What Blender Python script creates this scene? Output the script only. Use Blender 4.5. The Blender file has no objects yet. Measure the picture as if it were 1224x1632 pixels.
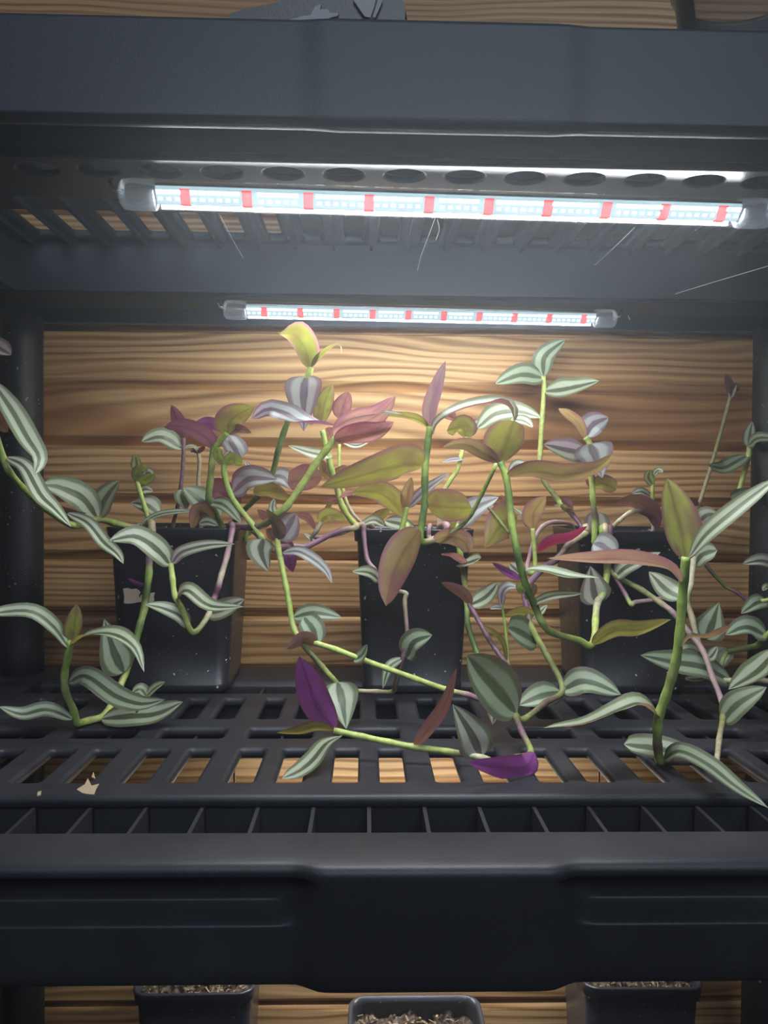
import bpy, bmesh, math, random
from mathutils import Vector, Matrix

random.seed(7)
C = bpy.context.scene.collection
H0 = 1.15                      # height of the lens above the floor (metres)
F = 1200.0                     # focal length in pixels of the 1224 x 1632 frame

# ------------------------------------------------------------------ camera
cam = bpy.data.cameras.new('camera')
cam.sensor_fit = 'VERTICAL'
cam.sensor_height = 36.0
cam.lens = F / 1632.0 * 36.0
cam.clip_start = 0.01
camo = bpy.data.objects.new('camera', cam)
C.objects.link(camo)
YAW, PITCH, ROLL = math.radians(1.43), math.radians(1.24), 0.008
fw = Vector((math.sin(YAW) * math.cos(PITCH), math.cos(YAW) * math.cos(PITCH), -math.sin(PITCH)))
rt = fw.cross(Vector((0, 0, 1))).normalized()
up = rt.cross(fw).normalized()
# the picture is turned a little clockwise: level lines fall to the right
rt2 = rt * math.cos(ROLL) + up * math.sin(ROLL)
up2 = up * math.cos(ROLL) - rt * math.sin(ROLL)
rt, up = rt2, up2
M3 = Matrix((rt, up, -fw)).transposed()
EYE = Vector((0, 0, H0))
camo.matrix_world = Matrix.Translation(EYE) @ M3.to_4x4()
bpy.context.scene.camera = camo

def ray(px, py):
    return fw + rt * ((px - 612.0) / F) - up * ((py - 816.0) / F)

def at(px, py, d):
    "point of the place seen at a pixel, on the upright plane y = d"
    r = ray(px, py)
    return EYE + r * (d / r.y)

def at_z(px, py, z):
    r = ray(px, py)
    return EYE + r * (z / r.z)

# ------------------------------------------------------------------ world, added fill light, exposure
sc = bpy.context.scene
sc.view_settings.view_transform = 'Standard'
sc.view_settings.look = 'None'
sc.view_settings.gamma = 1.0
sc.view_settings.use_curve_mapping = False
sc.view_settings.exposure = 0.0
sc.cycles.sample_clamp_indirect = 6.0
sc.cycles.max_bounces = 10
sc.cycles.transparent_max_bounces = 16
world = bpy.data.worlds.new('room_dusk')
sc.world = world
world.use_nodes = True
bg = world.node_tree.nodes['Background']
bg.inputs[0].default_value = (0.62, 0.72, 1.0, 1)
bg.inputs[1].default_value = 0.02
GLARE_HAZE = 0.088                   # haze added to imitate veiling lens glare: scattering per metre
vs = world.node_tree.nodes.new('ShaderNodeVolumeScatter')
vs.inputs['Color'].default_value = (0.86, 0.93, 1.0, 1)
vs.inputs['Density'].default_value = GLARE_HAZE
vs.inputs['Anisotropy'].default_value = 0.65
world.node_tree.links.new(vs.outputs[0], world.node_tree.nodes['World Output'].inputs['Volume'])
la = bpy.data.lights.new('added_fill_light', 'AREA')  # unseen soft panel added to brighten the upper fascia and the ledges
la.shape = 'RECTANGLE'
la.size, la.size_y = 1.4, 0.7
la.energy = 19.0
la.color = (0.72, 0.83, 1.0)
lao = bpy.data.objects.new('added_fill_light', la)
C.objects.link(lao)
lao.location = (0.25, -1.3, H0 + 1.25)
lao.rotation_euler = (Vector((0.05, 0.3, H0)) - lao.location).to_track_quat('-Z', 'Y').to_euler()
LED = 0.98                     # watts of each grow light tube

# ------------------------------------------------------------------ material helpers
def mat(name, col=(0.5, 0.5, 0.5), rough=0.5, spec=0.5, **kw):
    m = bpy.data.materials.new(name)
    m.use_nodes = True
    b = m.node_tree.nodes['Principled BSDF']
    b.inputs['Base Color'].default_value = (*col, 1)
    b.inputs['Roughness'].default_value = rough
    b.inputs['Specular IOR Level'].default_value = spec
    for k, v in kw.items():
        b.inputs[k].default_value = v
    return m

class NT:
    "short hand for wiring nodes"
    def __init__(s, m):
        s.t = m.node_tree
        s.b = s.t.nodes.get('Principled BSDF')
    def n(s, kind, **kw):
        x = s.t.nodes.new(kind)
        for k, v in kw.items():
            if k.startswith('_'):
                setattr(x, k[1:], v)
            else:
                x.inputs[k.replace('__', ' ')].default_value = v
        return x
    def l(s, a, b):
        s.t.links.new(a, b)
    def math(s, op, a, b=None, c=None, clamp=False):
        x = s.t.nodes.new('ShaderNodeMath')
        x.operation = op
        x.use_clamp = clamp
        for i, v in enumerate((a, b, c)):
            if v is None: continue
            if isinstance(v, (int, float)): x.inputs[i].default_value = v
            else: s.l(v, x.inputs[i])
        return x.outputs[0]
    def mix(s, fac, a, b):
        x = s.t.nodes.new('ShaderNodeMix')
        x.data_type = 'RGBA'
        for sock, v in ((x.inputs[0], fac), (x.inputs[6], a), (x.inputs[7], b)):
            if isinstance(v, (int, float)): sock.default_value = v
            elif isinstance(v, tuple): sock.default_value = (*v, 1)
            else: s.l(v, sock)
        return x.outputs[2]
    def ramp(s, fac, stops):
        x = s.t.nodes.new('ShaderNodeValToRGB')
        e = x.color_ramp.elements
        while len(e) < len(stops): e.new(0.5)
        for el, (p, c) in zip(e, stops):
            el.position = p
            el.color = (*c, 1) if len(c) == 3 else c
        s.l(fac, x.inputs[0])
        return x.outputs[0]

def plastic(name, col, rough, spec, dust=0.0, dustcol=(0.35, 0.36, 0.38), bump=0.15, specks=0.0):
    m = mat(name, col, rough, spec)
    t = NT(m)
    tc = t.n('ShaderNodeTexCoord')
    no = t.n('ShaderNodeTexNoise', Scale=9.0, Detail=6.0, Roughness=0.65)
    t.l(tc.outputs['Object'], no.inputs['Vector'])
    fac = t.math('MULTIPLY', t.math('SUBTRACT', no.outputs['Fac'], 0.42, clamp=True), dust * 4.0, clamp=True)
    colr = t.mix(fac, col, dustcol)
    if specks:
        vo = t.n('ShaderNodeTexNoise', Scale=330.0, Detail=1.0)
        t.l(tc.outputs['Object'], vo.inputs['Vector'])
        n2 = t.n('ShaderNodeTexNoise', Scale=22.0, Detail=2.0)
        t.l(tc.outputs['Object'], n2.inputs['Vector'])
        th = t.math('MULTIPLY_ADD', n2.outputs['Fac'], -0.2, 0.835)
        sp = t.math('MULTIPLY', t.math('SUBTRACT', vo.outputs['Fac'], th, clamp=True), 25.0, clamp=True)
        colr = t.mix(t.math('MULTIPLY', sp, specks), colr, (0.5, 0.48, 0.45))
    t.l(colr, t.b.inputs['Base Color'])
    fine = t.n('ShaderNodeTexNoise', Scale=900.0, Detail=2.0)
    t.l(tc.outputs['Object'], fine.inputs['Vector'])
    bp = t.n('ShaderNodeBump', Strength=bump, Distance=0.0006)
    t.l(fine.outputs['Fac'], bp.inputs['Height'])
    t.l(bp.outputs[0], t.b.inputs['Normal'])
    return m

M = {}
M['shelf'] = plastic('black_shelf_plastic', (0.022, 0.0225, 0.029), 0.45, 0.4, dust=0.05)
M['shelf_veiled'] = plastic('glare_tinted_shelf_plastic', (0.033, 0.041, 0.058), 0.5, 0.4, dust=0.06, dustcol=(0.08, 0.092, 0.12))  # shelf plastic coloured paler and bluer to imitate lens glare
M['post'] = plastic('post_plastic', (0.016, 0.017, 0.02), 0.45, 0.4, bump=0.5, specks=0.4)
M['pot'] = plastic('pot_plastic', (0.014, 0.014, 0.017), 0.33, 0.5, dust=0.03, bump=0.08, specks=0.9)
M['pot_grey'] = plastic('pot_plastic_lower', (0.035, 0.036, 0.046), 0.28, 0.5, bump=0.08, specks=0.4)
M['gloss'] = plastic('glossy_shelf_plastic', (0.02, 0.023, 0.03), 0.3, 0.2, bump=0.03)
M['matt'] = plastic('matt_shelf_plastic', (0.012, 0.0135, 0.017), 0.6, 0.12, bump=0.05)
M['paper'] = mat('torn_paper', (0.5, 0.42, 0.36), 0.9, 0.1)

def wood(name, light, dark):
    m = mat(name, light, 0.55, 0.3)
    t = NT(m)
    tc = t.n('ShaderNodeTexCoord')
    oi = t.n('ShaderNodeObjectInfo')
    sep = t.n('ShaderNodeSeparateXYZ')
    t.l(tc.outputs['Object'], sep.inputs[0])
    off = t.math('MULTIPLY', oi.outputs['Random'], 37.0)
    rnd2 = t.math('FRACT', t.math('MULTIPLY', oi.outputs['Random'], 7.31))
    # slow waviness along the board
    cv = t.n('ShaderNodeCombineXYZ')
    t.l(t.math('ADD', t.math('MULTIPLY', sep.outputs[0], 5.5), off), cv.inputs[0])
    t.l(t.math('MULTIPLY', sep.outputs[2], 26.0), cv.inputs[2])
    t.l(off, cv.inputs[1])
    nz = t.n('ShaderNodeTexNoise', Scale=1.0, Detail=1.5, Roughness=0.4)
    t.l(cv.outputs[0], nz.inputs['Vector'])
    cv3 = t.n('ShaderNodeCombineXYZ')
    t.l(t.math('ADD', t.math('MULTIPLY', sep.outputs[0], 2.0), off), cv3.inputs[0])
    t.l(t.math('MULTIPLY', sep.outputs[2], 5.0), cv3.inputs[2])
    nl = t.n('ShaderNodeTexNoise', Scale=1.0, Detail=0.0)
    t.l(cv3.outputs[0], nl.inputs['Vector'])
    ph = t.math('ADD', t.math('MULTIPLY', sep.outputs[2], t.math('MULTIPLY_ADD', rnd2, 600.0, 820.0)), t.math('MULTIPLY', nz.outputs['Fac'], t.math('MULTIPLY_ADD', rnd2, -16.0, 26.0)))
    fig = t.n('ShaderNodeSeparateColor'); t.l(oi.outputs['Color'], fig.inputs[0])
    ph = t.math('MULTIPLY', ph, t.math('MULTIPLY_ADD', fig.outputs[0], -0.55, 1.0))
    ph = t.math('ADD', ph, t.math('MULTIPLY', nl.outputs['Fac'], t.math('MULTIPLY_ADD', fig.outputs[0], 62.0, 22.0)))
    ph = t.math('ADD', ph, off)
    sn = t.math('MULTIPLY_ADD', t.math('SINE', ph), 0.5, 0.5)
    sn = t.math('POWER', sn, 1.6)
    cv4 = t.n('ShaderNodeCombineXYZ')
    t.l(t.math('ADD', t.math('MULTIPLY', sep.outputs[0], 7.0), off), cv4.inputs[0])
    t.l(t.math('MULTIPLY', sep.outputs[2], 75.0), cv4.inputs[2])
    nm = t.n('ShaderNodeTexNoise', Scale=1.0, Detail=3.0)
    t.l(cv4.outputs[0], nm.inputs['Vector'])
    sn2 = t.math('MULTIPLY_ADD', t.math('SINE', t.math('MULTIPLY', ph, 2.3)), 0.5, 0.5)
    sn = t.math('ADD', t.math('MULTIPLY', sn, t.math('MULTIPLY_ADD', nm.outputs['Fac'], 2.0, -0.2, clamp=True)), t.math('MULTIPLY', sn2, 0.22))
    # fine fibres
    cv2 = t.n('ShaderNodeCombineXYZ')
    t.l(t.math('ADD', t.math('MULTIPLY', sep.outputs[0], 14.0), off), cv2.inputs[0])
    t.l(t.math('MULTIPLY', sep.outputs[2], 900.0), cv2.inputs[2])
    nf = t.n('ShaderNodeTexNoise', Scale=1.0, Detail=3.0)
    t.l(cv2.outputs[0], nf.inputs['Vector'])
    fac = t.math('ADD', t.math('MULTIPLY', sn, 0.92), t.math('MULTIPLY', t.math('SUBTRACT', nf.outputs['Fac'], 0.5), 0.55), clamp=True)
    big = t.math('MULTIPLY', t.math('SUBTRACT', nl.outputs['Fac'], 0.35, clamp=True), 1.6, clamp=True)
    heart = t.math('MULTIPLY', t.math('MULTIPLY', t.math('SUBTRACT', nl.outputs['Fac'], 0.47, clamp=True), 30.0, clamp=True), t.math('MULTIPLY', fig.outputs[0], 0.85))
    lightc = t.mix(big, light, tuple(a * b for a, b in zip(light, (0.86, 0.72, 0.58))))
    lightc = t.mix(heart, lightc, (0.42, 0.19, 0.065))
    colr = t.mix(t.math("MULTIPLY", fac, 0.88), lightc, dark)
    t.l(colr, t.b.inputs['Base Color'])
    bp = t.n('ShaderNodeBump', Strength=0.25, Distance=0.0008)
    t.l(fac, bp.inputs['Height'])
    t.l(bp.outputs[0], t.b.inputs['Normal'])
    return m
M['wood'] = wood('pine_cladding', (0.70, 0.455, 0.215), (0.25, 0.105, 0.035))

def soil_mat():
    m = mat('potting_soil', (0.06, 0.045, 0.035), 0.95, 0.1)
    t = NT(m)
    tc = t.n('ShaderNodeTexCoord')
    vo = t.n('ShaderNodeTexVoronoi', Scale=420.0)
    t.l(tc.outputs['Object'], vo.inputs['Vector'])
    c = t.ramp(vo.outputs['Color'], [(0.0, (0.03, 0.022, 0.018)), (0.55, (0.085, 0.062, 0.045)), (0.8, (0.2, 0.15, 0.1)), (1.0, (0.42, 0.34, 0.24))])
    t.l(c, t.b.inputs['Base Color'])
    return m
M['soil'] = soil_mat()
M['chip'] = mat('bark_chip', (0.30, 0.21, 0.13), 0.85, 0.1)
M['dirt'] = mat('dried_dirt', (0.42, 0.33, 0.22), 0.95, 0.05)
M['floor'] = mat('concrete_floor', (0.10, 0.10, 0.10), 0.8, 0.2)

def emis(name, col, s):
    m = bpy.data.materials.new(name)
    m.use_nodes = True
    t = m.node_tree
    b = t.nodes['Principled BSDF']
    b.inputs['Base Color'].default_value = (0.02, 0.02, 0.02, 1)
    b.inputs['Specular IOR Level'].default_value = 0.0
    b.inputs['Emission Color'].default_value = (*col, 1)
    b.inputs['Emission Strength'].default_value = s
    return m
M['led'] = emis('white_diode', (0.84, 0.97, 1.0), 1.5)
M['strip'] = emis('glowing_strip', (0.55, 0.78, 0.86), 0.72)
M['redled'] = emis('red_diode', (1.0, 0.07, 0.08), 0.95)

def clear(name, tint, haze, rough=0.08, shine=1.0):
    m = bpy.data.materials.new(name)
    m.use_nodes = True
    t = NT(m)
    nt = m.node_tree
    out = nt.nodes['Material Output']
    nt.nodes.remove(t.b)
    tr = t.n('ShaderNodeBsdfTransparent', Color=(*tint, 1))
    gl = t.n('ShaderNodeBsdfGlossy', Color=(1, 1, 1, 1), Roughness=rough)
    df = t.n('ShaderNodeBsdfDiffuse', Color=(0.8, 0.85, 0.9, 1))
    tl = t.n('ShaderNodeBsdfTranslucent', Color=(0.85, 0.9, 0.95, 1))
    fr = t.n('ShaderNodeFresnel', IOR=1.45)
    dm = t.n('ShaderNodeMixShader', Fac=0.5)
    t.l(df.outputs[0], dm.inputs[1]); t.l(tl.outputs[0], dm.inputs[2])
    a = t.n('ShaderNodeMixShader', Fac=haze)
    t.l(tr.outputs[0], a.inputs[1]); t.l(dm.outputs[0], a.inputs[2])
    b = t.n('ShaderNodeMixShader')
    t.l(t.math('MULTIPLY', fr.outputs[0], shine), b.inputs[0]); t.l(a.outputs[0], b.inputs[1]); t.l(gl.outputs[0], b.inputs[2])
    t.l(b.outputs[0], out.inputs[0])
    return m
M['tube'] = clear('clear_tube', (0.97, 0.99, 1.0), 0.004, shine=0.12)
M['cap'] = clear('clear_cap', (0.9, 0.93, 0.98), 0.14, 0.2, shine=0.6)
M['wrap'] = clear('clear_dusty_plastic', (0.8, 0.8, 0.82), 0.12, 0.25)
M['web'] = mat('web_thread', (0.75, 0.76, 0.78), 0.6, 0.3)
M['metal'] = mat('clip_metal', (0.7, 0.7, 0.72), 0.25, 0.5, Metallic=1.0)
M['bag'] = plastic('crumpled_black_plastic', (0.012, 0.0125, 0.015), 0.35, 0.4, dust=0.06, dustcol=(0.08, 0.08, 0.09))
M['silver'] = mat('grey_label_film', (0.34, 0.34, 0.34), 0.5, 0.4)

# ------------------------------------------------------------------ mesh helpers
def link(name, me, m=None, parent=None, smooth=False):
    if m is not None and not me.materials:
        me.materials.append(m)
    if smooth:
        for p in me.polygons: p.use_smooth = True
    o = bpy.data.objects.new(name, me)
    C.objects.link(o)
    if parent is not None:
        o.parent = parent
    return o

def obj(name, bm, m, parent=None, smooth=False):
    me = bpy.data.meshes.new(name)
    bm.normal_update()
    bm.to_mesh(me)
    bm.free()
    return link(name, me, m, parent, smooth)

def thing(name, label, cat, loc=(0, 0, 0), group=None, rotz=0.0):
    o = bpy.data.objects.new(name, None)
    o.empty_display_size = 0.02
    C.objects.link(o)
    o.location = loc
    o.rotation_euler = (0, 0, rotz)
    o['label'] = label
    o['category'] = cat
    if group: o['group'] = group
    return o

def tag(o, label, cat, group=None):
    o['label'] = label
    o['category'] = cat
    if group: o['group'] = group
    return o

def box(bm, x0, x1, y0, y1, z0, z1):
    v = [bm.verts.new((x, y, z)) for z in (z0, z1) for y in (y0, y1) for x in (x0, x1)]
    for f in ((0, 2, 3, 1), (4, 5, 7, 6), (0, 1, 5, 4), (2, 6, 7, 3), (0, 4, 6, 2), (1, 3, 7, 5)):
        bm.faces.new([v[i] for i in f])

def catmull(pts, n):
    "n+1 samples of a smooth curve through the points (tuples of any length)"
    P = [tuple(p) for p in pts]
    if len(P) == 2:
        return [tuple(a + (b - a) * i / n for a, b in zip(*P)) for i in range(n + 1)]
    P = [tuple(2 * a - b for a, b in zip(P[0], P[1]))] + P + [tuple(2 * a - b for a, b in zip(P[-1], P[-2]))]
    segs = len(P) - 3
    out = []
    for i in range(n + 1):
        u = i / n * segs
        k = min(int(u), segs - 1)
        t = u - k
        p0, p1, p2, p3 = P[k:k + 4]
        out.append(tuple(0.5 * (2 * b + (c - a) * t + (2 * a - 5 * b + 4 * c - d) * t * t + (3 * b - a - 3 * c + d) * t ** 3)
                         for a, b, c, d in zip(p0, p1, p2, p3)))
    return out

def tube_bm(bm, pts, radii, seg=8, caps=True):
    rings = []
    prev = None
    n = len(pts)
    for i, p in enumerate(pts):
        t = (pts[min(i + 1, n - 1)] - pts[max(i - 1, 0)]).normalized()
        if prev is None:
            a = Vector((0, 0, 1)) if abs(t.z) < 0.9 else Vector((1, 0, 0))
            prev = t.cross(a).normalized()
        s = (prev - t * prev.dot(t)).normalized()
        prev = s
        b = t.cross(s)
        rings.append([bm.verts.new(p + (s * math.cos(q) + b * math.sin(q)) * radii[i])
                      for q in (2 * math.pi * k / seg for k in range(seg))])
    for a, b in zip(rings, rings[1:]):
        for k in range(seg):
            bm.faces.new((a[k], a[(k + 1) % seg], b[(k + 1) % seg], b[k]))
    if caps:
        bm.faces.new(rings[0][::-1])
        bm.faces.new(rings[-1])
    return rings

def rrect(hx, hy, r, n=5):
    out = []
    for cx, cy, a0 in ((hx - r, hy - r, 0), (-hx + r, hy - r, 90), (-hx + r, -hy + r, 180), (hx - r, -hy + r, 270)):
        for k in range(n + 1):
            a = math.radians(a0 + 90 * k / n)
            out.append((cx + r * math.cos(a), cy + r * math.sin(a)))
    return out

def smooth(a, b, x):
    t = max(0.0, min(1.0, (x - a) / (b - a)))
    return t * t * (3 - 2 * t)

# ------------------------------------------------------------------ the room: clad wall and floor
WALL = 0.655
PITCHZ = 0.0493
SEAM0 = at(612, 714, WALL).z          # one of the joints
wall = link('wall_back', bpy.data.meshes.new('wall_back'))
wall['kind'] = 'structure'
def wall_base():
    bm = bmesh.new()
    box(bm, -1.2, 1.3, WALL + 0.014, WALL + 0.04, 0.0, 2.3)
    me = bpy.data.meshes.new('wall_back')
    bm.to_mesh(me); bm.free()
    me.materials.append(M['wood'])
    wall.data = me
wall_base()
def plank_mesh():
    # profile of one board, top to bottom: small lit top edge, flat face, bevel that falls back to the joint
    h = PITCHZ
    prof = [(0.014, 0.0), (0.0035, 0.0), (0.0008, -0.0012), (0.0, -0.003), (0.0, -h + 0.0085), (0.0012, -h + 0.007), (0.0075, -h + 0.0012), (0.0085, -h), (0.014, -h)]
    bm = bmesh.new()
    x0, x1 = -1.2, 1.3
    a = [bm.verts.new((x0, y, z)) for y, z in prof]
    b = [bm.verts.new((x1, y, z)) for y, z in prof]
    n = len(prof)
    for i in range(n):
        j = (i + 1) % n
        bm.faces.new((a[i], a[j], b[j], b[i]))
    bm.faces.new(a[::-1]); bm.faces.new(b)
    me = bpy.data.meshes.new('plank')
    bm.normal_update(); bm.to_mesh(me); bm.free()
    me.materials.append(M['wood'])
    return me
pm = plank_mesh()
for k in range(-22, 22):
    z = SEAM0 + k * PITCHZ
    if z - PITCHZ < 0.0 or z > 2.25: continue
    o = link('plank', pm, None, wall)
    o.location = (random.uniform(-0.02, 0.02), WALL, z)
    o.color = ((0.9 if k == 1 else random.uniform(0.0, 0.3)), 0, 0, 1)
bm = bmesh.new(); box(bm, -1.4, 1.5, -2.2, WALL + 0.04, -0.05, 0.0)
fl = obj('floor', bm, M['floor']); fl['kind'] = 'structure'

# ------------------------------------------------------------------ the shelving unit
XC = 0.029                     # middle of the unit
HW = 0.335                     # half its width
Y0, Y1 = 0.284, 0.624          # front and rear faces
G0, G1 = 0.316, 0.356          # front trough between rim and deck
R0, R1 = 0.536, 0.572          # rear trough
TH = 0.0435                     # height of a shelf
RP = 0.02615                   # spacing of the ribs
unit = thing('shelving_unit', 'black plastic shelving unit with slotted shelves and round posts against pine wall', 'shelf', (XC, 0.454, 0.0))

def fill_curve(name, outline, holes, th, bev):
    cu = bpy.data.curves.new(name, 'CURVE')
    cu.dimensions = '2D'
    cu.fill_mode = 'BOTH'
    cu.extrude = th / 2 - bev
    cu.bevel_depth = bev
    cu.bevel_resolution = 2
    for pts in [outline] + holes:
        s = cu.splines.new('POLY')
        s.points.add(len(pts) - 1)
        for p, (x, y) in zip(s.points, pts):
            p.co = (x, y, 0, 1)
        s.use_cyclic_u = True
    o = bpy.data.objects.new(name, cu)
    C.objects.link(o)
    me = bpy.data.meshes.new_from_object(o.evaluated_get(bpy.context.evaluated_depsgraph_get()))
    bpy.data.objects.remove(o)
    bpy.data.curves.remove(cu)
    me.name = name
    return me

def hole(cx, cy, hx, hy, r):
    return [(cx + x, cy + y) for x, y in rrect(hx, hy, r)]

def local(x): return x          # shelf meshes are drawn about x = 0 (the middle), y as in the place minus 0.454
YM = 0.454
slots = []
for k in range(-5, 5):
    px = (k + 0.5) * 2 * RP
    for s in (-1, 1):
        for yc in (0.3955, 0.5015):
            slots.append(hole(px + s * 0.0121, yc - YM, 0.0089, 0.0265, 0.0045))
    slots.append(hole(px, 0.4485 - YM, 0.0212, 0.0118, 0.005))
deck_me = fill_curve('deck', [(x, y + 0.446 - YM) for x, y in rrect(0.275, 0.0905, 0.006)], slots, 0.006, 0.0024)
ovals = []
for k in range(-10, 10):
    ovals.append([((k + 0.5) * RP + 0.0098 * math.cos(a), 0.3285 - YM + 0.0075 * math.sin(a)) for a in (math.pi * 2 * i / 20 for i in range(20))])
pan_front_me = fill_curve('pan', [(x, y + (G0 + 0.359) / 2 - YM) for x, y in rrect(HW - 0.003, (0.359 - G0) / 2, 0.002)], ovals, 0.003, 0.0008)
pan_rear_me = fill_curve('pan', [(x, y + (0.533 + R1) / 2 - YM) for x, y in rrect(HW - 0.003, (R1 - 0.533) / 2, 0.002)], [], 0.003, 0.0008)

def fascia_mesh(pocket=1.0, th=TH, drop=0.0):
    "front rim and fascia: flat rim, rounded edge, two hand pockets left and right of a proud middle"
    bm = bmesh.new()
    nx = 220
    xs = [-HW + 2 * HW * i / nx for i in range(nx + 1)]
    zs = [-0.001 - 0.0012 * i for i in range(36)]
    rows = []
    def side(x, z):
        # 0 in the proud middle, 1 in the side sections; the ends lean
        lean = -0.010 * smooth(-0.006, -0.026, z)
        return smooth(0.0455 - lean * 0.9, 0.0525 - lean * 1.3, abs(x))
    def set_back(x): return (0.0035 if pocket else 0.0012) * smooth(0.044, 0.056, abs(x))
    grid = []
    for x in xs:
        e = Y0 + set_back(x)
        col = [(x, G0 + 0.0015, -th), (x, G0, -th), (x, G0, -0.0335), (x, G0, -0.002), (x, G0 - 0.0008, -0.0004), (x, G0 - 0.002, 0.0), (x, e + 0.006, 0.0), (x, e + 0.0032, -0.0004), (x, e + 0.0012, -0.0014), (x, e + 0.0003, -0.003)]
        zz = [q for q in (-0.0045 - 0.0011 * i for i in range(34)) if not -0.0254 < q < -0.0192] + [-0.0198 - 0.0005 * i for i in range(11)]
        for z in sorted(zz, reverse=True):
            m = side(x, z) * smooth(-0.0052, -0.0088, z) * smooth(-0.0246, -0.0200, z)
            m *= 1 - smooth(HW - 0.03, HW - 0.018, abs(x))
            col.append((x, e + 0.0125 * m * pocket, z))
        zb = -th + 0.0012 * smooth(0.04, 0.056, abs(x))
        col.append((x, e + 0.0005, zb + 0.0015))
        col.append((x, e + 0.002, zb))
        col.append((x, e + 0.006, zb))
        if drop:
            low = drop + 0.0028 * smooth(0.044, 0.054, abs(x))
            col = [(a, b, min(c, -low + max(c, -0.004) if c > -0.004 else c)) for a, b, c in col]
        grid.append([bm.verts.new((a, b - YM, c)) for a, b, c in col])
    for a, b in zip(grid, grid[1:]):
        for i in range(len(a) - 1):
            bm.faces.new((a[i], a[i + 1], b[i + 1], b[i]))
    bmesh.ops.recalc_face_normals(bm, faces=bm.faces)
    me = bpy.data.meshes.new('front_fascia')
    bm.to_mesh(me); bm.free()
    for p in me.polygons: p.use_smooth = True
    return me
fascia_me = fascia_mesh(1.0, 0.0495)
fascia_plain_me = fascia_mesh(0.0, 0.0435, 0.0022)

def extr(prof, x0, x1, name, closed=False):
    bm = bmesh.new()
    a = [bm.verts.new((x0, y - YM, z)) for y, z in prof]
    b = [bm.verts.new((x1, y - YM, z)) for y, z in prof]
    n = len(prof)
    for i in range(n if closed else n - 1):
        j = (i + 1) % n
        bm.faces.new((a[i], a[j], b[j], b[i]))
    bmesh.ops.recalc_face_normals(bm, faces=bm.faces)
    me = bpy.data.meshes.new(name)
    bm.to_mesh(me); bm.free()
    return me
def arc(cy, cz, r, a0, a1, n=5):
    return [(cy + r * math.cos(math.radians(a0 + (a1 - a0) * i / n)), cz + r * math.sin(math.radians(a0 + (a1 - a0) * i / n))) for i in range(n + 1)]
rear_me = extr([(R1, -TH + 0.003)] + arc(R1 + 0.006, -0.006, 0.006, 180, 90) + arc(Y1 - 0.004, -0.004, 0.004, 90, 0) + [(Y1, -TH)] + [(Y1 - 0.006, -TH)], -HW, HW, 'rear_rim')
wall_f_me = extr([(G1, -0.004), (G1, -TH + 0.001), (G1 + 0.0025, -TH + 0.001), (G1 + 0.0025, -0.004)], -HW, HW, 'trough_wall', True)
wall_r_me = extr([(R0 - 0.0025, -0.004), (R0 - 0.0025, -TH + 0.001), (R0, -TH + 0.001), (R0, -0.004)], -HW, HW, 'trough_wall', True)
def box_me(name, x0, x1, y0, y1, z0, z1):
    bm = bmesh.new(); box(bm, x0, x1, y0 - YM, y1 - YM, z0, z1)
    me = bpy.data.meshes.new(name); bm.normal_update(); bm.to_mesh(me); bm.free()
    return me
rib_f_me = box_me('rib', -0.0009, 0.0009, G0, G1, -TH + 0.003, -0.0055)
rib_r_me = box_me('rib', -0.0009, 0.0009, R0, R1, -TH + 0.003, -0.004)
rib_u_me = box_me('rib', -0.0008, 0.0008, 0.358, 0.534, -0.0095, -0.0055)
beam_me = box_me('cross_beam', -0.273, 0.273, 0.467, 0.4692, -0.0215, -0.0055)
side_me = []
for s in (-1, 1):
    x0, x1 = (0.273, HW) if s > 0 else (-HW, -0.273)
    side_me.append(box_me('side_panel', x0, x1, G0 + 0.0005, R1 + 0.002, -TH + 0.003, -0.0004))

def make_shelf(z, key, label=None):
    m = M[key]
    sh = bpy.data.objects.new('shelf', deck_me.copy())
    C.objects.link(sh)
    sh.parent = unit
    sh.location = (0, 0, z - 0.003)
    sh.data.materials.append(m)
    if label: sh['label'] = label
    def sub(name, me, x=0.0, dz=0.0):
        me2 = me if me.get('mk') == key else None
        if me2 is None:
            kk = (me.name_full, key)
            me2 = SHARED.get(kk)
            if me2 is None:
                me2 = me.copy(); me2.materials.append(m); SHARED[kk] = me2
        o = bpy.data.objects.new(name, me2)
        C.objects.link(o)
        o.parent = sh
        o.location = (x, 0, 0.003 + dz)
        return o
    sub('front_fascia', fascia_plain_me if key == 'shelf_veiled' else fascia_me)
    sub('rear_rim', rear_me)
    sub('trough_wall', wall_f_me); sub('trough_wall', wall_r_me)
    for me in (pan_front_me, pan_rear_me):
        o = sub('bottom_pan', me, 0, -TH + 0.0018)
        if key == 'shelf_veiled': o.data.materials[0] = M['gloss' if me is pan_front_me else 'matt']
    if key == 'shelf': sub('cross_beam', beam_me)
    for k in range(-10, 11):
        sub('rib', rib_f_me, k * RP); sub('rib', rib_r_me, k * RP); sub('rib', rib_u_me, k * RP)
    for me in side_me: sub('side_panel', me)
    return sh
SHARED = {}
ZU = H0 + 0.138 + TH           # rim of the upper shelf
ZL = H0 - 0.142                # rim of the middle shelf
ZB = ZL - 0.330                # rim of the shelf below
make_shelf(ZU, 'shelf_veiled', 'top shelf carrying the grow lights, tinted slate grey to imitate lens glare')
plant_shelf = make_shelf(ZL, 'shelf', 'black slotted shelf on which the potted plants stand')
make_shelf(ZB, 'shelf', 'black slotted shelf below, carrying the lower pots')
PR = 0.0165
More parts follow.
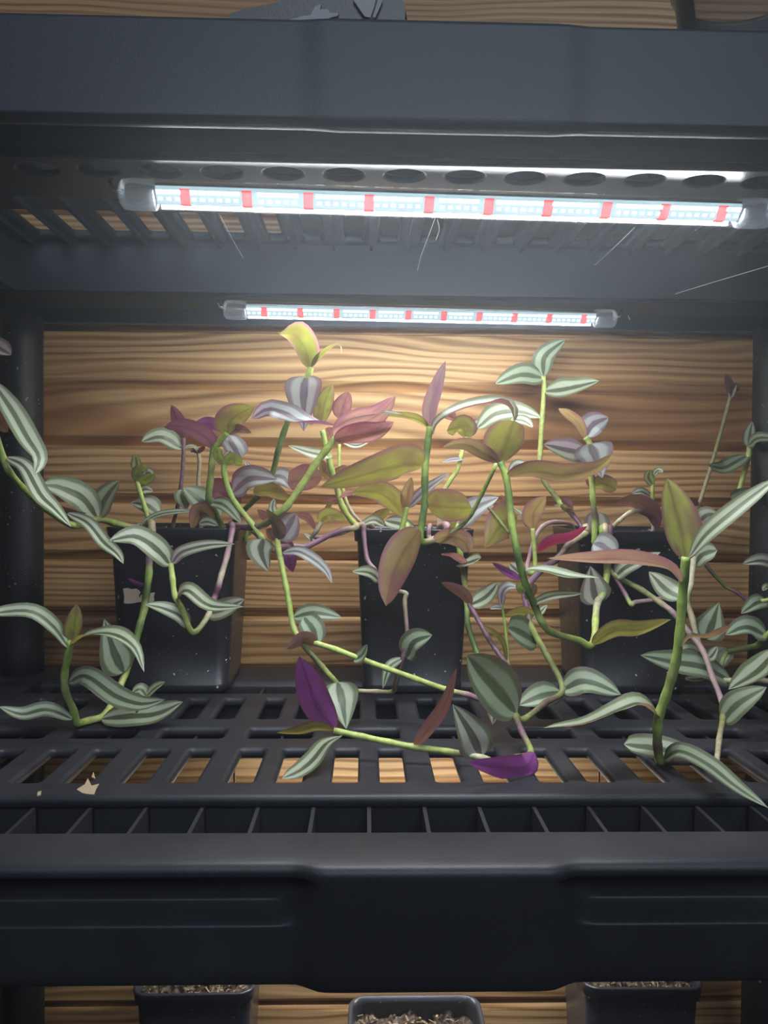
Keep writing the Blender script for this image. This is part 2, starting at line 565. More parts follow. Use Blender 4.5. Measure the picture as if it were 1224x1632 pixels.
for x in (-0.301, 0.301):
    for y in (0.602, 0.310):
        if y < 0.4: x2 = x * 1.03
        else: x2 = x
        spans = [(ZL, ZU - TH), (ZB, ZL - TH), (0.0, ZB - TH)]
        for z0, z1 in spans:
            bm = bmesh.new()
            tube_bm(bm, [Vector((0, 0, z0)), Vector((0, 0, z0 + 0.02)), Vector((0, 0, z1 - 0.02)), Vector((0, 0, z1))], [PR * 1.03, PR, PR, PR * 1.03], 28)
            o = obj('post', bm, M['post'], unit, True)
            o.location = (x2, y - YM, 0)

# ------------------------------------------------------------------ grow light tubes
def grow_light(pa, pb, label, reds=10, power=1.0):
    a, b = Vector(pa), Vector(pb)
    L = (b - a).length
    mid = (a + b) / 2
    t = thing('grow_light', label, 'grow light', mid, 'clear grow light tubes under the shelves')
    t.rotation_euler = (b - a).to_track_quat('X', 'Z').to_euler()
    R = 0.0062
    h = L / 2
    bm = bmesh.new()
    tube_bm(bm, [Vector((-h + 0.004, 0, 0)), Vector((h - 0.004, 0, 0))], [R, R], 28, caps=False)
    obj('clear_tube', bm, M['tube'], t, True)
    # the two-sided strip: a ridge that points down, one band of diodes on each slope
    e = h - 0.016
    y1, zt, zb = 0.0047, 0.0022, -0.0036
    bm = bmesh.new()
    prof = [(-y1, zt), (-y1, zt - 0.0008), (-0.0012, zb), (0.0012, zb), (y1, zt - 0.0008), (y1, zt)]
    va = [bm.verts.new((-e, y, z)) for y, z in prof]; vb = [bm.verts.new((e, y, z)) for y, z in prof]
    for i in range(6):
        bm.faces.new((va[i], va[(i + 1) % 6], vb[(i + 1) % 6], vb[i]))
    bm.faces.new(va[::-1]); bm.faces.new(vb)
    bmesh.ops.recalc_face_normals(bm, faces=bm.faces)
    obj('led_strip', bm, M['strip'], t)
    dark = bmesh.new()
    box(dark, -e, e, -y1, y1, zt + 0.0002, zt + 0.0012)
    obj('strip_backing', dark, M['metal'], t)
    for s in (-1, 1):          # one band of light on each slope of the strip
        ld = bpy.data.lights.new('tube_light', 'AREA')
        ld.shape = 'RECTANGLE'; ld.size = 2 * e; ld.size_y = 0.006
        ld.energy = LED * power * 0.5; ld.color = (0.97, 0.985, 1.0)
        lo = bpy.data.objects.new('tube_light', ld); C.objects.link(lo); lo.parent = t
        lo.location = (0, s * 0.0036, -0.0018)
        lo.rotation_euler = (s * math.radians(36), 0, 0)
    rx = [-e + 0.0125 + (2 * e - 0.021) * i / (reds - 1) for i in range(reds)]
    # rows of small white diodes on both slopes
    bm = bmesh.new()
    n = int(2 * e / 0.0036)
    for s in (-1, 1):
        d = Vector((0, -s * -1 * 0, 0))
        p0 = Vector((0, s * y1, zt - 0.0008)); p1 = Vector((0, s * 0.0012, zb))
        dr = (p1 - p0); nl = dr.length; dr.normalize()
        nr = Vector((0, s * abs(dr.z), -abs(dr.y)))
        for row, (f0, f1, fill) in enumerate(((0.10, 0.40, 0.92), (0.60, 0.84, 0.56))):
            for i in range(n):
                x = -e + (i + 0.5) * 2 * e / n
                if min(abs(x - r) for r in rx) < 0.0028: continue
                hw = 0.0018 * fill
                q = [p0 + dr * nl * f for f in (f0, f1)]
                vs = [bm.verts.new(Vector((x + sx * hw, 0, 0)) + qq + nr * 0.0005) for sx, qq in ((-1, q[0]), (1, q[0]), (1, q[1]), (-1, q[1]))]
                f = bm.faces.new(vs)
                f.normal_update()
                if f.normal.dot(nr) < 0: f.normal_flip()
    o = obj('white_diodes', bm, M['led'], t)
    o['kind'] = 'stuff'
    bm = bmesh.new()
    prof = [(y * 1.09, z * 1.09 - 0.0002) for y, z in ((-y1, zt - 0.001), (-0.0012, zb), (0.0012, zb), (y1, zt - 0.001))]
    w = 0.0021
    va = [bm.verts.new((-w, y, z)) for y, z in prof]; vb = [bm.verts.new((w, y, z)) for y, z in prof]
    for i in range(4):
        bm.faces.new((va[i], va[(i + 1) % 4], vb[(i + 1) % 4], vb[i]))
    bm.faces.new(va[::-1]); bm.faces.new(vb)
    bmesh.ops.recalc_face_normals(bm, faces=bm.faces)
    rme = bpy.data.meshes.new('red_diode'); bm.to_mesh(rme); bm.free(); rme.materials.append(M['redled'])
    for x in rx:
        o = link('red_diode', rme, None, t); o.location = (x, 0, 0)
    for s in (-1, 1):
        bm = bmesh.new()
        P = [Vector((s * x, 0, 0)) for x in (h - 0.0155, h - 0.015, h - 0.005, h - 0.0015, h)]
        tube_bm(bm, P, [R * 1.0, R * 1.09, R * 1.09, R * 1.02, R * 0.72], 24)
        bmesh.ops.recalc_face_normals(bm, faces=bm.faces)
        obj('end_cap', bm, M['cap'], t, True)
        bm = bmesh.new()
        P = [Vector((s * (h - 0.001), 0, 0.001)), Vector((s * (h + 0.003), 0, 0.002)), Vector((s * (h + 0.0045), 0, 0.0045)), Vector((s * (h + 0.004), 0, 0.0066))]
        tube_bm(bm, P, [0.0011] * 4, 8)
        obj('wire_clip', bm, M['metal'], t, True)
    return t
ZT = 0.1313
fa, fb = at_z(192, 309, ZT), at_z(1228, 341, ZT)
ra, rb = at_z(357, 493.5, ZT), at_z(981, 508, ZT)
grow_light(fa, fb, 'long bright clear grow light tube nearest the lens under the top shelf front', power=1.45)
grow_light(ra, rb, 'smaller looking grow light tube at the back near the pine wall', power=0.85)
lo_z = H0 - 0.2345
la_, lb_ = Vector((ra.x, 0.556, lo_z)), Vector((rb.x, 0.556, lo_z))
low = grow_light(la_, lb_, 'lit grow light hung under the plant shelf, shining on the lowest boards', power=0.85)
for s in (-1, 1):
    bm = bmesh.new()
    x = s * (0.5 * (lb_ - la_).length - 0.006)
    tube_bm(bm, [Vector((x, 0, 0.0064)), Vector((x, 0, 0.03)), Vector((x, 0, ZL - TH - lo_z))], [0.0008] * 3, 8)
    obj('hanging_wire', bm, M['metal'], low)
# an unseen tray added to keep the slots of the top shelf dark
bm = bmesh.new()
R = []
for z, hx, hy, r in ((0.0, 0.176, 0.066, 0.012), (0.001, 0.178, 0.068, 0.013), (0.034, 0.182, 0.072, 0.014), (0.0345, 0.187, 0.077, 0.016), (0.037, 0.187, 0.077, 0.016), (0.037, 0.180, 0.070, 0.013), (0.003, 0.175, 0.065, 0.012)):
    R.append([bm.verts.new((x, y, z)) for x, y in rrect(hx, hy, r, 4)])
for a, b in zip(R, R[1:]):
    for k in range(len(a)): bm.faces.new((a[k], a[(k + 1) % len(a)], b[(k + 1) % len(a)], b[k]))
bm.faces.new(R[0][::-1]); bm.faces.new(R[-1])
bmesh.ops.recalc_face_normals(bm, faces=bm.faces)
tray = obj('added_slot_tray', bm, M['bag'], None, True)
tray.location = (0.118, 0.492, ZU + 0.0004)
tag(tray, 'unseen flat black tray added to block the slots of the top shelf', 'tray')

# ------------------------------------------------------------------ plant pots
def pot_mesh():
    bm = bmesh.new()
    H = 0.118
    rings = []
    # (z, half width, corner radius): outside up, over the rim, inside down
    secs = [(0.0, 0.0345, 0.008), (0.0015, 0.0358, 0.0085), (0.006, 0.0362, 0.0085), (0.0065, 0.0357, 0.0085), (0.05, 0.0378, 0.009), (0.095, 0.0399, 0.0095), (0.1085, 0.0405, 0.0095), (0.109, 0.0425, 0.0105),
            (0.1155, 0.0429, 0.0105), (0.1172, 0.0435, 0.011), (H, 0.0432, 0.011), (H, 0.0412, 0.0095), (0.113, 0.0402, 0.009), (0.06, 0.0372, 0.008), (0.05, 0.0368, 0.008)]
    for z, h, r in secs:
        rings.append([bm.verts.new((x, y, z)) for x, y in rrect(h, h, r, 5)])
    n = len(rings[0])
    for a, b in zip(rings, rings[1:]):
        for k in range(n):
            bm.faces.new((a[k], a[(k + 1) % n], b[(k + 1) % n], b[k]))
    bm.faces.new(rings[0][::-1]); bm.faces.new(rings[-1])
    bmesh.ops.recalc_face_normals(bm, faces=bm.faces)
    me = bpy.data.meshes.new('plant_pot')
    bm.to_mesh(me); bm.free()
    for p in me.polygons: p.use_smooth = True
    return me
POT = pot_mesh()
def soil_mesh(z, half, seed, rough=0.004):
    rnd = random.Random(seed)
    bm = bmesh.new()
    n = 26
    g = [[bm.verts.new(((i / n * 2 - 1) * half, (j / n * 2 - 1) * half, z + rnd.uniform(-rough, rough) * (0.25 + 0.75 * rnd.random()) + 0.002 * math.sin(i * .7) * math.cos(j * .5))) for i in range(n + 1)] for j in range(n + 1)]
    for j in range(n):
        for i in range(n):
            bm.faces.new((g[j][i], g[j][i + 1], g[j + 1][i + 1], g[j + 1][i]))
    # crumbs and chips of bark lying on it
    for k in range(190):
        x, y = rnd.uniform(-1, 1) * half * .93, rnd.uniform(-1, 1) * half * .93
        c = Vector((x, y, z + rough * 0.7))
        ln = rnd.uniform(0.0012, 0.0055); wd = rnd.uniform(0.0006, 0.0016)
        rot = Matrix.Rotation(rnd.uniform(0, 6.28), 3, 'Z') @ Matrix.Rotation(rnd.uniform(-.7, .7), 3, 'Y')
        vs = [bm.verts.new(c + rot @ Vector((sx * ln * .5, sy * wd * .5, sz * wd * .3))) for sz in (-1, 1) for sy in (-1, 1) for sx in (-1, 1)]
        for f in ((0, 2, 3, 1), (4, 5, 7, 6), (0, 1, 5, 4), (2, 6, 7, 3), (0, 4, 6, 2), (1, 3, 7, 5)):
            fc = bm.faces.new([vs[i] for i in f]); fc.material_index = 1 if k % 3 else 0
    me = bpy.data.meshes.new('potting_soil')
    bm.normal_update(); bm.to_mesh(me); bm.free()
    me.materials.append(M['soil']); me.materials.append(M['chip'])
    return me
def pot(x, y, z, scale, rot, label, m='pot', soil_z=0.1085, seed=1, group='square black plant pots'):
    me = POT if not POT.materials else POT.copy()
    if not me.materials: me.materials.append(M[m])
    else: me.materials[0] = M[m]
    o = bpy.data.objects.new('plant_pot', me); C.objects.link(o)
    o.location = (x, y, z + 0.0004); o.rotation_euler = (0, 0, rot); o.scale = (scale, scale, 1)
    tag(o, label, 'pot', group)
    half = 0.0398 if soil_z > 0.1 else 0.0385
    s = link('potting_soil', soil_mesh(soil_z, half, seed), None, o)
    s['kind'] = 'stuff'
    return o
PY = 0.5725
p1 = pot(-0.137, PY + 0.002, ZL, 1.08, math.radians(1.5), 'left black square pot on the middle shelf with torn paper label on its front', seed=3)
p2 = pot(0.035, PY, ZL, 1.0, 0.0, 'black square pot in the centre of the middle shelf with white specks', seed=5)
p3 = pot(0.1957, PY, ZL, 1.02, math.radians(-1.0), 'right black square pot on the middle shelf with brownish shining left side', seed=8)
# remnants of a paper label on the left pot
def scrap(poly, name='paper_label'):
    w = [at(x, y, 0.5355) for x, y in poly]
    inv = p1.matrix_basis.inverted()
    bm = bmesh.new()
    front = []
    for p in w:
        q = inv @ p
        zq = q.z
        h = 0.0357 + (q.z - 0.0065) * (0.0378 - 0.0357) / (0.05 - 0.0065)
        front.append(Vector((q.x, -h - 0.0006, q.z)))
    a = [bm.verts.new(p) for p in front]; b = [bm.verts.new(p + Vector((0, 0.0012, 0))) for p in front]
    f = bm.faces.new(a)
    bm.faces.new(b[::-1])
    n = len(a)
    for i in range(n): bm.faces.new((a[i], b[i], b[(i + 1) % n], a[(i + 1) % n]))
    bmesh.ops.recalc_face_normals(bm, faces=bm.faces)
    return obj(name, bm, M['paper'], p1)
scrap([(199, 937), (206, 936), (212, 938), (219, 937), (224, 940), (226, 944), (223, 948), (226, 953), (225, 958), (216, 960), (208, 961), (200, 960), (201, 950)])
scrap([(226, 948), (233, 943), (242, 944), (249, 943), (247, 950), (248, 955), (243, 962), (236, 961), (229, 957), (225, 959)])
# pots on the shelf below
pot(-0.121, 0.571, ZB, 1.0, 0.02, 'black square pot on the shelf below, left of the pot of dry soil', 'pot_grey', seed=11)
pot(0.037, 0.480, ZB, 1.06, 0.0, 'open pot of dry brown soil chips at bottom centre below the shelf', 'pot_grey', soil_z=0.1055, seed=13)
pot(0.206, 0.574, ZB, 1.02, -0.02, 'black square pot on the shelf below, right of the pot of dry soil', 'pot_grey', seed=17)

# ------------------------------------------------------------------ things lying on the top shelf
def crumple(name, outline, d0, depth, height, label, cat, m, seed):
    rnd = random.Random(seed)
    bm = bmesh.new()
    n = len(outline)
    front, back = [], []
    for x, y in outline:
        p = at(x, y, d0)
        front.append(p)
        back.append(p + Vector((rnd.uniform(-.004, .004), depth, rnd.uniform(-.002, .004))))
    cols = [front]
    for k in range(1, 5):
        t = k / 5
        cols.append([a.lerp(b, t) + Vector((rnd.uniform(-.004, .004), 0, rnd.uniform(-.0045, .0045))) for a, b in zip(front, back)])
    cols.append(back)
    V = [[bm.verts.new(p) for p in c] for c in cols]
    for a, b in zip(V, V[1:]):
        for i in range(n): bm.faces.new((a[i], a[(i + 1) % n], b[(i + 1) % n], b[i]))
    bm.faces.new(V[0][::-1]); bm.faces.new(V[-1])
    bmesh.ops.triangulate(bm, faces=[f for f in bm.faces if len(f.verts) > 4])
    bmesh.ops.recalc_face_normals(bm, faces=bm.faces)
    return bm
ztop = ZU
def on_top(px, d): return at(px, 20, d)
zb = 42
D0 = 0.305
bm = crumple('', [(369, 64), (366, 22), (398, 12), (440, 4), (470, -12), (520, -25), (570, -30), (612, -20), (640, -8), (646, 14), (644, 68), (590, 70), (520, 68), (440, 66)], D0, 0.07, .02, '', '', M['bag'], 4)
for v in bm.verts:
    if v.co.z < ZU + 0.006: v.co.z = ZU + 0.0006
bag = obj('plastic_bag', bm, M['bag'])
tag(bag, 'crumpled black plastic bag lying on the top shelf at the upper picture edge', 'bag')
def shard(poly, d):
    bm = bmesh.new()
    a = [bm.verts.new(at(x, y, d)) for x, y in poly]; b = [bm.verts.new(at(x, y, d) + Vector((0, .0015, .0005))) for x, y in poly]
    n = len(a)
    bm.faces.new(a); bm.faces.new(b[::-1])
    for i in range(n): bm.faces.new((a[i], b[i], b[(i + 1) % n], a[(i + 1) % n]))
    bmesh.ops.recalc_face_normals(bm, faces=bm.faces)
    return obj('torn_film', bm, M['silver'], bag)
s1 = shard([(441, 35), (462, 31), (480, 26), (495, 24), (502, 10), (512, 6), (510, 15), (522, 14), (526, 20), (540, 21), (538, 25), (524, 29), (508, 36), (480, 40), (455, 39)], D0 - 0.0017)
s2 = shard([(563, 0), (600, -5), (596, 12), (590, 28), (581, 26)], D0 - 0.0017)
s3 = shard([(604, -4), (610, 0), (604, 15), (598, 28), (594, 27), (600, 8)], D0 - 0.0019)
for s in (s1, s2, s3): s['label'] = 'torn grey film'
# a dusty clear tub at the right end
bm = bmesh.new()
secs = [(0.0, 0.027), (0.001, 0.028), (0.040, 0.032), (0.042, 0.034), (0.043, 0.034), (0.043, 0.0315), (0.002, 0.0272)]
rings = []
for z, r in secs:
    rings.append([bm.verts.new((r * math.cos(q), r * math.sin(q), z)) for q in (2 * math.pi * k / 32 for k in range(32))])
for a, b in zip(rings, rings[1:]):
    for k in range(32): bm.faces.new((a[k], a[(k + 1) % 32], b[(k + 1) % 32], b[k]))
bm.faces.new(rings[-1]); bm.faces.new(rings[0][::-1])
tub = obj('plastic_tub', bm, M['wrap'], None, True)
lp = at(1200, 55, 0.325)
tub.location = (lp.x, 0.325, ZU + 0.0004)
tag(tub, 'dusty clear plastic tub on the top shelf at the upper right corner', 'tub')
# dried dirt on the front edge of the deck
def stain(poly, z):
    bm = bmesh.new()
    a = [bm.verts.new(at_z(x, y, z)) for x, y in poly]
    b = [bm.verts.new(v.co - Vector((0, 0, .0005))) for v in a]
    n = len(a)
    bm.faces.new(a); bm.faces.new(b[::-1])
    for i in range(n): bm.faces.new((a[i], b[i], b[(i + 1) % n], a[(i + 1) % n]))
    bmesh.ops.recalc_face_normals(bm, faces=bm.faces)
    return bm
for poly in ([(122, 1258), (135, 1250), (140, 1240), (146, 1252), (158, 1249), (153, 1258), (150, 1266), (138, 1265), (130, 1263)], [(60, 1262), (66, 1260), (65, 1266), (59, 1268)], [(146, 1238), (149, 1230), (152, 1241)]):
    o = obj('dirt_stain', stain(poly, -0.1417), M['dirt'], plant_shelf)
    o.matrix_parent_inverse = (unit.matrix_basis @ plant_shelf.matrix_basis).inverted()
# threads of cobweb under the top shelf
def web(label, lines):
    t = thing('cobweb', label, 'cobweb', at(*lines[0][0]), 'cobweb threads under the top shelf')
    base = t.location.copy()
    for ln in lines:
        bm = bmesh.new()
        pts = [Vector(p) for p in catmull([tuple(at(*p) - base) for p in ln], 8)]
        tube_bm(bm, pts, [0.00022] * len(pts), 5)
        obj('thread', bm, M['web'], t, True)
web('long pale cobweb thread hanging under the top shelf between the two tubes', [[(694, 346, .45), (686, 368, .47), (671, 408, .51), (664, 438, .54), (662, 452, .552)], [(697, 350, .45), (700, 366, .46), (695, 382, .47)]])
web('slanting cobweb thread left of the long pale one between the tubes', [[(351, 343, .45), (372, 384, .50), (393, 420, .545), (397, 428, .552)]])
web('slanting cobweb thread right of the long pale one between the tubes', [[(1012, 362, .46), (975, 398, .5), (940, 430, .545), (933, 438, .552)]])
web('fine cobweb threads stretching from the back tube end to the right', [[(985, 502, .575), (1040, 480, .55), (1130, 452, .51), (1224, 424, .47)], [(985, 503, .575), (1080, 492, .57), (1200, 490, .57)], [(998, 496, .57), (1004, 510, .57)]])
web('dusty cobweb strands beside the front tube left end', [[(0, 258, .345), (30, 278, .36), (60, 287, .37), (100, 284, .365)], [(60, 262, .343), (72, 278, .36), (66, 292, .37), (110, 290, .37)], [(120, 270, .35), (126, 284, .36), (108, 296, .37)], [(180, 290, .3475), (150, 296, .36), (118, 292, .365)]])

# ------------------------------------------------------------------ leaves and stems of the vines
def leaf_mat(name, under, glow, silver=(0.64, 0.71, 0.54), dark=(0.085, 0.125, 0.055), edge=(0.16, 0.25, 0.10), thru=0.45):
    m = bpy.data.materials.new(name)
    m.use_nodes = True
    t = NT(m)
    out = m.node_tree.nodes['Material Output']
    uv = t.n('ShaderNodeUVMap', _uv_map='UVMap')
    sep = t.n('ShaderNodeSeparateXYZ'); t.l(uv.outputs[0], sep.inputs[0])
    u, v = sep.outputs[0], sep.outputs[1]
    oi = t.n('ShaderNodeObjectInfo')
    rnd = oi.outputs['Random']
    c = t.math('MULTIPLY', t.math('ABSOLUTE', t.math('SUBTRACT', u, 0.5)), 2.0)
    cv = t.n('ShaderNodeCombineXYZ')
    t.l(t.math('MULTIPLY', u, 26.0), cv.inputs[0]); t.l(t.math('MULTIPLY', v, 5.0), cv.inputs[1]); t.l(t.math('MULTIPLY', rnd, 50.0), cv.inputs[2])
    nz = t.n('ShaderNodeTexNoise', Scale=1.0, Detail=3.0); t.l(cv.outputs[0], nz.inputs['Vector'])
    c2 = t.math('ADD', c, t.math('MULTIPLY', t.math('SUBTRACT', nz.outputs['Fac'], 0.5), 0.22))
    top = t.ramp(c2, [(0.0, (dark[0] * 1.5, dark[1] * 1.25, dark[2] * 1.5)), (0.09, dark), (0.17, dark), (0.27, silver), (0.62, silver), (0.76, edge), (0.90, edge), (0.985, (0.20, 0.08, 0.15))])
    top = t.mix(t.math('MULTIPLY', nz.outputs['Fac'], 0.25), top, (0.20, 0.27, 0.17))
    var = t.math('MULTIPLY_ADD', rnd, 0.22, 0.0)
    top = t.mix(var, top, (0.20, 0.27, 0.15))
    un = t.mix(t.math('MULTIPLY', nz.outputs['Fac'], 0.8), tuple(x * 0.75 for x in under), tuple(min(1, x * 1.35) for x in under))
    rim = t.math('MULTIPLY', t.math('SUBTRACT', c, 0.72, clamp=True), 4.0, clamp=True)
    un = t.mix(t.math('MULTIPLY', rim, 0.8), un, (0.24, 0.055, 0.13))
    mid = t.math('SUBTRACT', 1.0, t.math('MULTIPLY', c2, 5.0), clamp=True)
    un = t.mix(t.math('MULTIPLY', mid, 0.55), un, tuple(x * 0.35 for x in under))
    cw = t.n('ShaderNodeCombineXYZ')
    t.l(t.math('MULTIPLY', u, 2.2), cw.inputs[0]); t.l(t.math('MULTIPLY', v, 2.6), cw.inputs[1]); t.l(t.math('MULTIPLY', rnd, 91.0), cw.inputs[2])
    nw = t.n('ShaderNodeTexNoise', Scale=1.0, Detail=2.0); t.l(cw.outputs[0], nw.inputs['Vector'])
    blot = t.math('MULTIPLY', t.math('MULTIPLY', t.math('SUBTRACT', nw.outputs['Fac'], 0.44, clamp=True), 4.5, clamp=True), 0.62)
    un = t.mix(blot, un, (0.22, 0.085, 0.12))
    geo = t.n('ShaderNodeNewGeometry')
    col = t.mix(geo.outputs['Backfacing'], top, un)
    t.l(col, t.b.inputs['Base Color'])
    t.b.inputs['Roughness'].default_value = 0.38
    t.b.inputs['Specular IOR Level'].default_value = 0.45
    gl = t.mix(t.math('MULTIPLY', nz.outputs['Fac'], 0.7), tuple(x * 0.8 for x in glow), tuple(min(1, x * 1.3) for x in glow))
    gl = t.mix(blot, gl, tuple(a * b for a, b in zip(glow, (0.62, 0.36, 0.8))))
    gl = t.mix(t.math('MULTIPLY', rim, 0.8), gl, (0.34, 0.12, 0.165))
    gl = t.mix(t.math('MULTIPLY', mid, 0.45), gl, tuple(x * 0.35 for x in glow))
    tl = t.n('ShaderNodeBsdfTranslucent'); t.l(gl, tl.inputs['Color'])
    mx = t.n('ShaderNodeMixShader', Fac=thru)
    t.l(t.b.outputs[0], mx.inputs[1]); t.l(tl.outputs[0], mx.inputs[2])
    t.l(mx.outputs[0], out.inputs[0])
    bp = t.n('ShaderNodeBump', Strength=0.2, Distance=0.0006)
    t.l(nz.outputs['Fac'], bp.inputs['Height']); t.l(bp.outputs[0], t.b.inputs['Normal'])
    return m
LM = {
    'o': leaf_mat('leaf_olive_beneath', (0.24, 0.22, 0.06), (0.44, 0.42, 0.075)),
    'y': leaf_mat('leaf_yellow_green_beneath', (0.36, 0.38, 0.10), (0.52, 0.54, 0.10)),
    'g': leaf_mat('leaf_bright_green_beneath', (0.30, 0.42, 0.08), (0.42, 0.60, 0.08)),
    'k': leaf_mat('leaf_pink_beneath', (0.44, 0.22, 0.22), (0.78, 0.40, 0.32)),
    'm': leaf_mat('leaf_maroon_beneath', (0.25, 0.12, 0.12), (0.44, 0.22, 0.15)),
    'p': leaf_mat('leaf_purple_beneath', (0.34, 0.09, 0.36), (0.40, 0.11, 0.42), thru=0.35),
    'n': leaf_mat('leaf_olive_brown_beneath', (0.28, 0.185, 0.085), (0.50, 0.37, 0.12)),
    'u': leaf_mat('leaf_plum_beneath', (0.30, 0.12, 0.18), (0.44, 0.18, 0.24)),
    'r': leaf_mat('leaf_crimson_beneath', (0.36, 0.03, 0.11), (0.60, 0.05, 0.15)),
    'b': leaf_mat('leaf_brown_beneath', (0.15, 0.085, 0.07), (0.30, 0.17, 0.08)),
    'a': leaf_mat('leaf_amber_beneath', (0.32, 0.20, 0.10), (0.50, 0.36, 0.13)),
    'c': leaf_mat('leaf_chestnut_beneath', (0.24, 0.14, 0.10), (0.40, 0.24, 0.15)),
    'x': leaf_mat('leaf_deep_olive_beneath', (0.20, 0.21, 0.055), (0.17, 0.18, 0.03), thru=0.35),  # darker olive with a weaker translucent tint
    'w': leaf_mat('leaf_plum_grey_beneath', (0.22, 0.14, 0.15), (0.28, 0.18, 0.16)),
    'v': leaf_mat('leaf_violet_topped', (0.27, 0.09, 0.20), (0.35, 0.12, 0.24), silver=(0.62, 0.67, 0.66), dark=(0.19, 0.16, 0.21), edge=(0.26, 0.24, 0.27)),
    'd': leaf_mat('leaf_dark_green', (0.17, 0.10, 0.10), (0.24, 0.22, 0.06), silver=(0.43, 0.52, 0.37), dark=(0.06, 0.09, 0.05), edge=(0.10, 0.15, 0.07), thru=0.3),
}
def stem_mat():
    m = mat('vine_stem', (0.4, 0.5, 0.1), 0.42, 0.4)
    t = NT(m)
    a = t.n('ShaderNodeAttribute', _attribute_name='Col')
    tc = t.n('ShaderNodeTexCoord')
    nz = t.n('ShaderNodeTexNoise', Scale=260.0, Detail=3.0); t.l(tc.outputs['Object'], nz.inputs['Vector'])
    dk = t.n('ShaderNodeMix', _data_type='RGBA', _blend_type='MULTIPLY')
    dk.inputs[0].default_value = 1.0
    t.l(a.outputs['Color'], dk.inputs[6])
    t.l(t.ramp(nz.outputs['Fac'], [(0.3, (0.72, 0.72, 0.72)), (0.7, (1.12, 1.12, 1.12))]), dk.inputs[7])
    t.l(dk.outputs[2], t.b.inputs['Base Color'])
    t.b.inputs['Subsurface Weight'].default_value = 0.0
    return m
M['stem'] = stem_mat()
SC = {'g': (0.33, 0.44, 0.10), 'y': (0.50, 0.59, 0.17), 'd': (0.12, 0.19, 0.05), 'o': (0.27, 0.30, 0.10), 'p': (0.27, 0.14, 0.19), 'q': (0.42, 0.28, 0.28),
      't': (0.50, 0.42, 0.26), 'b': (0.14, 0.09, 0.07), 'm': (0.20, 0.11, 0.15), 'w': (0.60, 0.55, 0.38)}

CUR = None
ROOTED = False
SOILZ = ZL + 0.1085
POTS = ((-0.137, 0.5745, 1.08), (0.035, 0.5725, 1.0), (0.1957, 0.5725, 1.02))
def vine(label, first, cat='plant', name='trailing_vine', rooted=True):
    global CUR, ROOTED
    ROOTED = rooted
    x, y, d = first
    CUR = thing(name, label, cat, at(x, y, d), 'zebra-striped vines growing in the pots')
    return CUR

def parse(s):
    out = []
    for w in s.split():
        f = w.split(',')
        out.append((float(f[0]), float(f[1]), float(f[2]), f[3] if len(f) > 3 else None))
    return out

def stem(s, w, name='stem'):
    "s: 'x,y,depth[,colour] ...' ; w: thickness in pixels"
    P = parse(s)
    base = CUR.location
    cur = 'g'
    cols = []
    for p in P:
        if p[3]: cur = p[3]
        cols.append(SC[cur])
    pts = []
    for (x, y, d, _), c in zip(P, cols):
        q = at(x, y, d) - base
        pts.append((q.x, q.y, q.z, w * 0.5 * d / F) + c)
    global ROOTED
    r0 = w * 0.5 * P[0][2] / F
    # a stem that leaves its pot over the front rim lies on the rim, and stays in front of the pot below it
    top = ZL + 0.1185
    if ROOTED:
        out = []
        for i, q in enumerate(pts):
            a = Vector(q[:3]) + base
            for px, py, k in POTS:
                front = py - 0.0436 * k
                if abs(a.x - px) < 0.0436 * k and front - 0.002 - q[3] < a.y < front + 0.0065 and a.z < top + q[3]:
                    a.y = front - 0.001 - q[3]
            if out:
                b = Vector(out[-1][:3]) + base
                for px, py, k in POTS:
                    front = py - 0.0436 * k
                    if abs(a.x - px) < 0.044 * k and b.y > front + 0.003 and a.y < front and min(a.z, b.z) < top + q[3]:
                        f = (b.y - front - 0.001) / (b.y - a.y)
                        m = b.lerp(a, f)
                        m.z = top + 1.25 * q[3]
                        m -= base
                        out.append((m.x, m.y, m.z) + tuple(q[3:]))
            a -= base
            out.append((a.x, a.y, a.z) + tuple(q[3:]))
        pts = out
        pts = [(0.0, 0.0, SOILZ - 0.003 - base.z) + tuple(pts[0][3:])] + pts
        ROOTED = False
    n = max(6, (len(pts) - 1) * 6)
    sm = catmull(pts, n)
    # swollen joints at the control points
    bm = bmesh.new()
    pp = [Vector(s_[:3]) for s_ in sm]
    for q, s_ in zip(pp, sm):      # what rests on the deck lies on it
        if 0.34 < q.y + base.y < 0.54 and q.z + base.z < ZL + 1.22 * s_[3] + 0.0003: q.z = ZL + 1.22 * s_[3] + 0.0003 - base.z
    rr = []
    nodes = [Vector(p[:3]) for p in pts[1:-1]]
    for i, s_ in enumerate(sm):
        r = s_[3]
        k = min([(pp[i] - q).length for q in nodes] or [1.0])
        rr.append(r * (1.0 + 0.16 * math.exp(-(k / (r * 1.6)) ** 2)))
    rings = tube_bm(bm, pp, rr, 8)
    lay = bm.loops.layers.color.new('Col')
    idx = {}
    for i, ring in enumerate(rings):
        for v in ring: idx[v] = sm[i][4:7]
    for f in bm.faces:
        for l in f.loops:
            c = idx[l.vert]
            l[lay] = (max(0, c[0]) ** (1 / 2.2), max(0, c[1]) ** (1 / 2.2), max(0, c[2]) ** (1 / 2.2), 1)
    return obj(name, bm, M['stem'], CUR, True)

